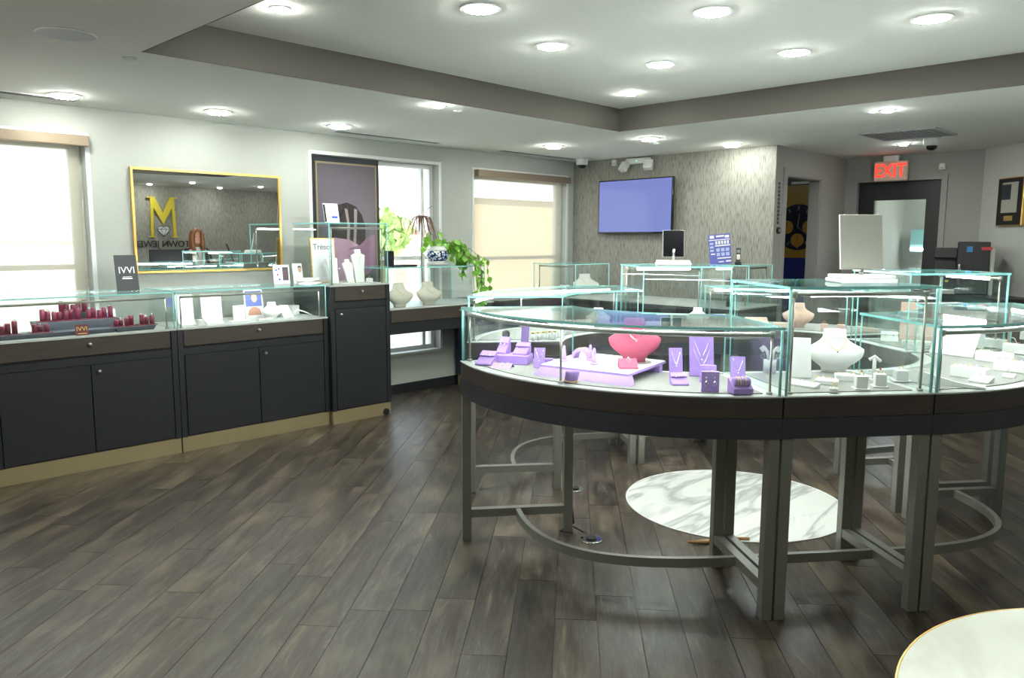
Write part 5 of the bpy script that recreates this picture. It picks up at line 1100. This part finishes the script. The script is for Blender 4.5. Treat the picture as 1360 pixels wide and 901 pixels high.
t = thing('sanitizer_bottle', 'clear pump bottle standing on the black counter at the right frame edge', 'bottle', (8.55, 1.62, 1.0705)); MB().lathe([(.03, 0), (.033, .02), (.033, .11), (.014, .13), (.014, .145)], n=16).build('bottle_body', M['paper'], t); MB().cyl((0, 0), .012, .145, .17, 10).tube([(0, 0, .175), (0, 0, .185), (-.03, 0, .183)], .005, 6).build('pump', M['rail'], t)
# office beyond the glass door
t = thing('office_shelf', 'small teal-lit display box on the wall of the room behind the exit door', 'display case', (11.55, 3.95-.45, 1.45)); B(-.12, 0, -.09, .09, 0, .30).build('box_body', mat('pale_teal', (.25, .5, .5), .4), t); B(-.13, -.122, -.08, .08, .02, .05).build('led_strip', M['led'], t)
t = thing('office_case', 'lit glass case in the bright room behind the exit door', 'showcase', (10.6, 3.15, 0)); B(-.3, .3, -.5, .5, 0, .9).build('cabinet_body', M['white'], t); B(-.3, .3, -.5, .5, .9, 1.25).build('glass_box', M['glass'], t); B(-.29, -.27, -.45, .45, 1.22, 1.24).build('led_strip', M['led'], t)
for y, m_, l in ((3.10, 'burg', 'small reddish poster on the wall of the room behind the exit door'), (2.78, 'blue', 'small dark blue poster on the wall of the room behind the exit door')):
    t = thing('small_poster', l, 'poster', (11.59, y, 1.35)); B(-.01, 0, -.13, .13, -.2, .2).build('sheet', M[m_], t)

# ================================================================== WHAT THE MIRROR SHOWS: counter, clerk, sign
lg = thing('wall_logo', 'gold M over a silver diamond with black lettering below, seen reversed in the mirror', 'sign', (5.93, -2.07, 1.43), PI)
# local frame faces +y world (local -y)
def LG(mb, nm, m_): return mb.build(nm, m_, lg)
gy = mat('sign_gold', (.62, .50, .05), .35, .3)
LG(MB().extr([(-.26, .18), (-.15, .18), (-.15, .20), (-.185, .20), (-.165, .72), (0, .42), (.165, .72), (.185, .20), (.15, .20), (.15, .18), (.26, .18), (.26, .20), (.235, .20), (.215, .90), (.28, .90), (.28, .92), (.14, .92), (0, .63), (-.14, .92), (-.28, .92), (-.28, .90), (-.215, .90), (-.235, .20), (-.26, .20)], -.05, -.01), 'letter_m', gy)
LG(MB().extr([(0, .20), (-.12, .33), (-.08, .385), (.08, .385), (.12, .33)], -.04, -.01), 'diamond', mat('diamond_silver', (.75, .8, .82), .2, .3))
for a_, b_2 in (((0, .20), (-.12, .33)), ((0, .20), (.12, .33)), ((-.12, .33), (.12, .33)), ((-.12, .33), (-.08, .385)), ((.12, .33), (.08, .385)), ((-.08, .385), (.08, .385)), ((0, .2), (-.045, .33)), ((0, .2), (.045, .33)), ((-.045, .33), (0, .385)), ((.045, .33), (0, .385))):
    MB().tube([(a_[0], -.042, a_[1]), (b_2[0], -.042, b_2[1])], .004, 5).build('diamond_facet_line', M['black'], lg)
text('MIDTOWN JEWELERS', .17, M['black'], Tm((0, -.012, .055)) @ UP, lg, depth=.008, font_w=.95)
B(-.46, -.16, -.012, 0, -.20, -.19).build('tagline_stroke', M['black'], lg)
mc = thing('service_counter', 'white-lit glass service counter seen only in the mirror, before the clerk', 'showcase', (5.90, .0, 0), PI)
B(-1.15, .95, -.28, .28, 0, .93).build('cabinet_body', M['char'], mc); B(-1.15, .95, -.28, .28, .93, .95).build('deck', M['deck'], mc)
B(-1.15, .95, -.275, -.269, .95, 1.175).build('front_glass', M['glass'], mc); B(-1.15, .95, -.28, .28, 1.175, 1.183).build('top_glass', M['glass'], mc); B(-1.15, .95, -.283, -.28, 1.174, 1.184).build('top_edge', M['edge'], mc)
B(-1.1, -.1, -.25, -.242, 1.13, 1.15).box(.05, .85, -.25, -.242, 1.13, 1.15).build('led_strip', M['led'], mc)
for x in (-1.12, -.1, .9): MB().cyl((x, -.26), .008, .95, 1.17, 8).build('post', M['rail'], mc)
t = thing('computer_monitor', 'wide black monitor on the service counter seen in the mirror', 'monitor', (5.15, -.02, 1.1835), PI); B(-.27, .27, -.015, .015, .03, .235).build('screen_body', M['black'], t, bevel=.004); B(-.06, .06, -.06, .06, 0, .012).box(-.015, .015, -.01, .01, .012, .05).build('stand', M['black'], t)
t = thing('tablet_screen', 'black tilted screen right of the clerk in the mirror', 'monitor', (6.28, .0, 1.1835), PI-1.15); B(-.16, .16, -.01, .01, .02, .34, T=Tm(rx=-.35)).build('screen_body', M['black'], t); B(-.10, .10, -.02, .14, 0, .02).build('base', M['white'], t)
for x, l in ((5.58, 'small striped cup left of the clerk in the mirror'), (6.04, 'small dark cup right of the clerk in the mirror')):
    t = thing('desk_cup', l, 'cup', (x, .05, 1.1835)); MB().cyl((0, 0), .035, 0, .10, 16).build('cup_body', M['black' if x > 5.8 else 'cream'], t); MB().cyl((0, 0), .037, .10, .13, 16).build('cup_lid', M['cream'], t)

# clerk: one skinned body, clothes and hair as children
def skinned(name, V, E_, R_, m_, parent, sub=2, root=0):
    me = bpy.data.meshes.new(name); me.from_pydata(V, E_, []); o = bpy.data.objects.new(name, me); COL.objects.link(o)
    sk = o.modifiers.new('skin', 'SKIN'); sk.use_smooth_shade = True; 
    for i, r_ in enumerate(R_):
        me.skin_vertices[0].data[i].radius = r_ if isinstance(r_, tuple) else (r_, r_)
    me.skin_vertices[0].data[root].use_root = True
    s2 = o.modifiers.new('sub', 'SUBSURF'); s2.levels = sub; s2.render_levels = sub
    bpy.context.view_layer.update(); dg = bpy.context.evaluated_depsgraph_get(); me2 = bpy.data.meshes.new_from_object(o.evaluated_get(dg)); bpy.data.objects.remove(o)
    for p_ in me2.polygons: p_.use_smooth = True
    me2.materials.clear(); me2.materials.append(m_); o = bpy.data.objects.new(name, me2); COL.objects.link(o); o.parent = parent; return o
pz = thing('person', 'long-haired clerk in a black jacket and white blouse with a lanyard, seen in the mirror', 'person', (5.90, -.60, 0), PI)
V = [(0, 0, .95), (0, 0, 1.12), (0, 0, 1.30), (0, .01, 1.42), (0, .01, 1.50),
     (-.17, 0, 1.38), (-.23, -.04, 1.16), (-.15, -.24, 1.21), (.17, 0, 1.38), (.23, -.04, 1.16), (.15, -.24, 1.21),
     (-.09, 0, .85), (-.10, 0, .48), (-.10, .02, .08), (-.10, -.12, .03), (.09, 0, .85), (.10, 0, .48), (.10, .02, .08), (.10, -.12, .03)]
E_ = [(0, 1), (1, 2), (2, 3), (3, 4), (2, 5), (5, 6), (6, 7), (2, 8), (8, 9), (9, 10), (0, 11), (11, 12), (12, 13), (13, 14), (0, 15), (15, 16), (16, 17), (17, 18)]
R_ = [(.16, .11), (.135, .095), (.15, .10), (.055, .055), (.05, .05), (.065, .06), (.05, .05), (.035, .035), (.065, .06), (.05, .05), (.035, .035), (.085, .085), (.055, .055), (.04, .04), (.035, .03), (.085, .085), (.055, .055), (.04, .04), (.035, .03)]
skinned('body', V, E_, R_, M['skin'], pz)
Rj = [tuple(c_*1.13 for c_ in (r_ if isinstance(r_, tuple) else (r_, r_))) for r_ in R_]
skinned('jacket', V[:3]+V[5:11], [(0, 1), (1, 2), (2, 3), (3, 4), (4, 5), (2, 6), (6, 7), (7, 8)], Rj[:3]+Rj[5:11], M['jacket'], pz)
skinned('trousers', [V[0]]+V[11:14]+V[15:18], [(0, 1), (1, 2), (2, 3), (0, 4), (4, 5), (5, 6)], [Rj[0]]+Rj[11:14]+Rj[15:18], M['jacket'], pz)
MB().loft([(1.0, .075, .02, -.128), (1.2, .08, .02, -.125), (1.34, .07, .03, -.10), (1.43, .045, .05, -.02), (1.45, .05, .055, 0)]).build('blouse', M['blouse'], pz)
MB().tube([(-.05, -.06, 1.43), (-.04, -.14, 1.32), (0, -.155, 1.18), (.04, -.14, 1.32), (.05, -.06, 1.43)], .005, 6).build('lanyard', mat('lanyard_blue', (.03, .05, .2), .6), pz)
hd = MB().loft([(1.49, .03, .04, -.02), (1.51, .05, .07, -.025), (1.55, .066, .085, -.015), (1.60, .075, .095, 0), (1.65, .077, .098, .005), (1.70, .068, .088, .005), (1.735, .045, .06, .005), (1.75, .015, .02, .005)], p=2).build('head', M['skin'], pz)
MB().lathe([(.002, -.02), (.012, -.012), (.008, .02), (.002, .03)], c=(0, -.095, 1.595), n=10).build('nose', M['skin'], hd)
for s in (-1, 1): MB().lathe([(.001, -.008), (.011, 0), (.001, .008)], c=(s*.03, -.088, 1.625), n=10).build('eye', M['black'], hd)
for s in (-1, 1): MB().loft([(1.58, .008, .015, .01), (1.62, .010, .022, .01), (1.65, .006, .014, .01)], T=Tm((s*.078, 0, 0))).build('ear', M['skin'], hd)
B(-.024, .024, -.098, -.085, 1.552, 1.562).build('mouth', mat('lips', (.4, .1, .1), .5), hd, bevel=.003)
hr = MB().loft([(1.34, .10, .03, .05), (1.45, .115, .07, .03), (1.55, .105, .085, .035), (1.65, .10, .10, .03), (1.72, .085, .098, .015), (1.765, .05, .06, .01), (1.778, .012, .015, .01)], p=2.2)
for s in (-1, 1): hr.tube([(s*.045, -.075, 1.74), (s*.08, -.075, 1.66), (s*.088, -.065, 1.52), (s*.085, -.075, 1.36)], [.02, .03, .034, .018], 10)
hr.build('hair', M['hair'], pz)
for s in (-1, 1):
    o_ = Vector((s*.15, -.25, 1.205)); hv = [tuple(o_), tuple(o_+Vector((-s*.01, -.06, .0)))]; he = [(0, 1)]; hrd = [(.024, .017), (.032, .014)]
    for f_, (dx, L_) in enumerate(((-.026, .055), (-.009, .066), (.009, .062), (.025, .05))):
        b0 = len(hv); p0 = o_+Vector((dx, -.075, .0)); hv += [tuple(p0), tuple(p0+Vector((dx*.15, -L_*.55, .004))), tuple(p0+Vector((dx*.2, -L_, -.008)))]; he += [(1, b0), (b0, b0+1), (b0+1, b0+2)]; hrd += [(.009, .009), (.008, .008), (.007, .007)]
    b0 = len(hv); p0 = o_+Vector((-s*.03, -.03, 0)); hv += [tuple(p0), tuple(p0+Vector((-s*.022, -.03, 0)))]; he += [(0, b0), (b0, b0+1)]; hrd += [(.010, .010), (.008, .008)]
    skinned('hand', hv, he, hrd, M['skin'], pz, 1)
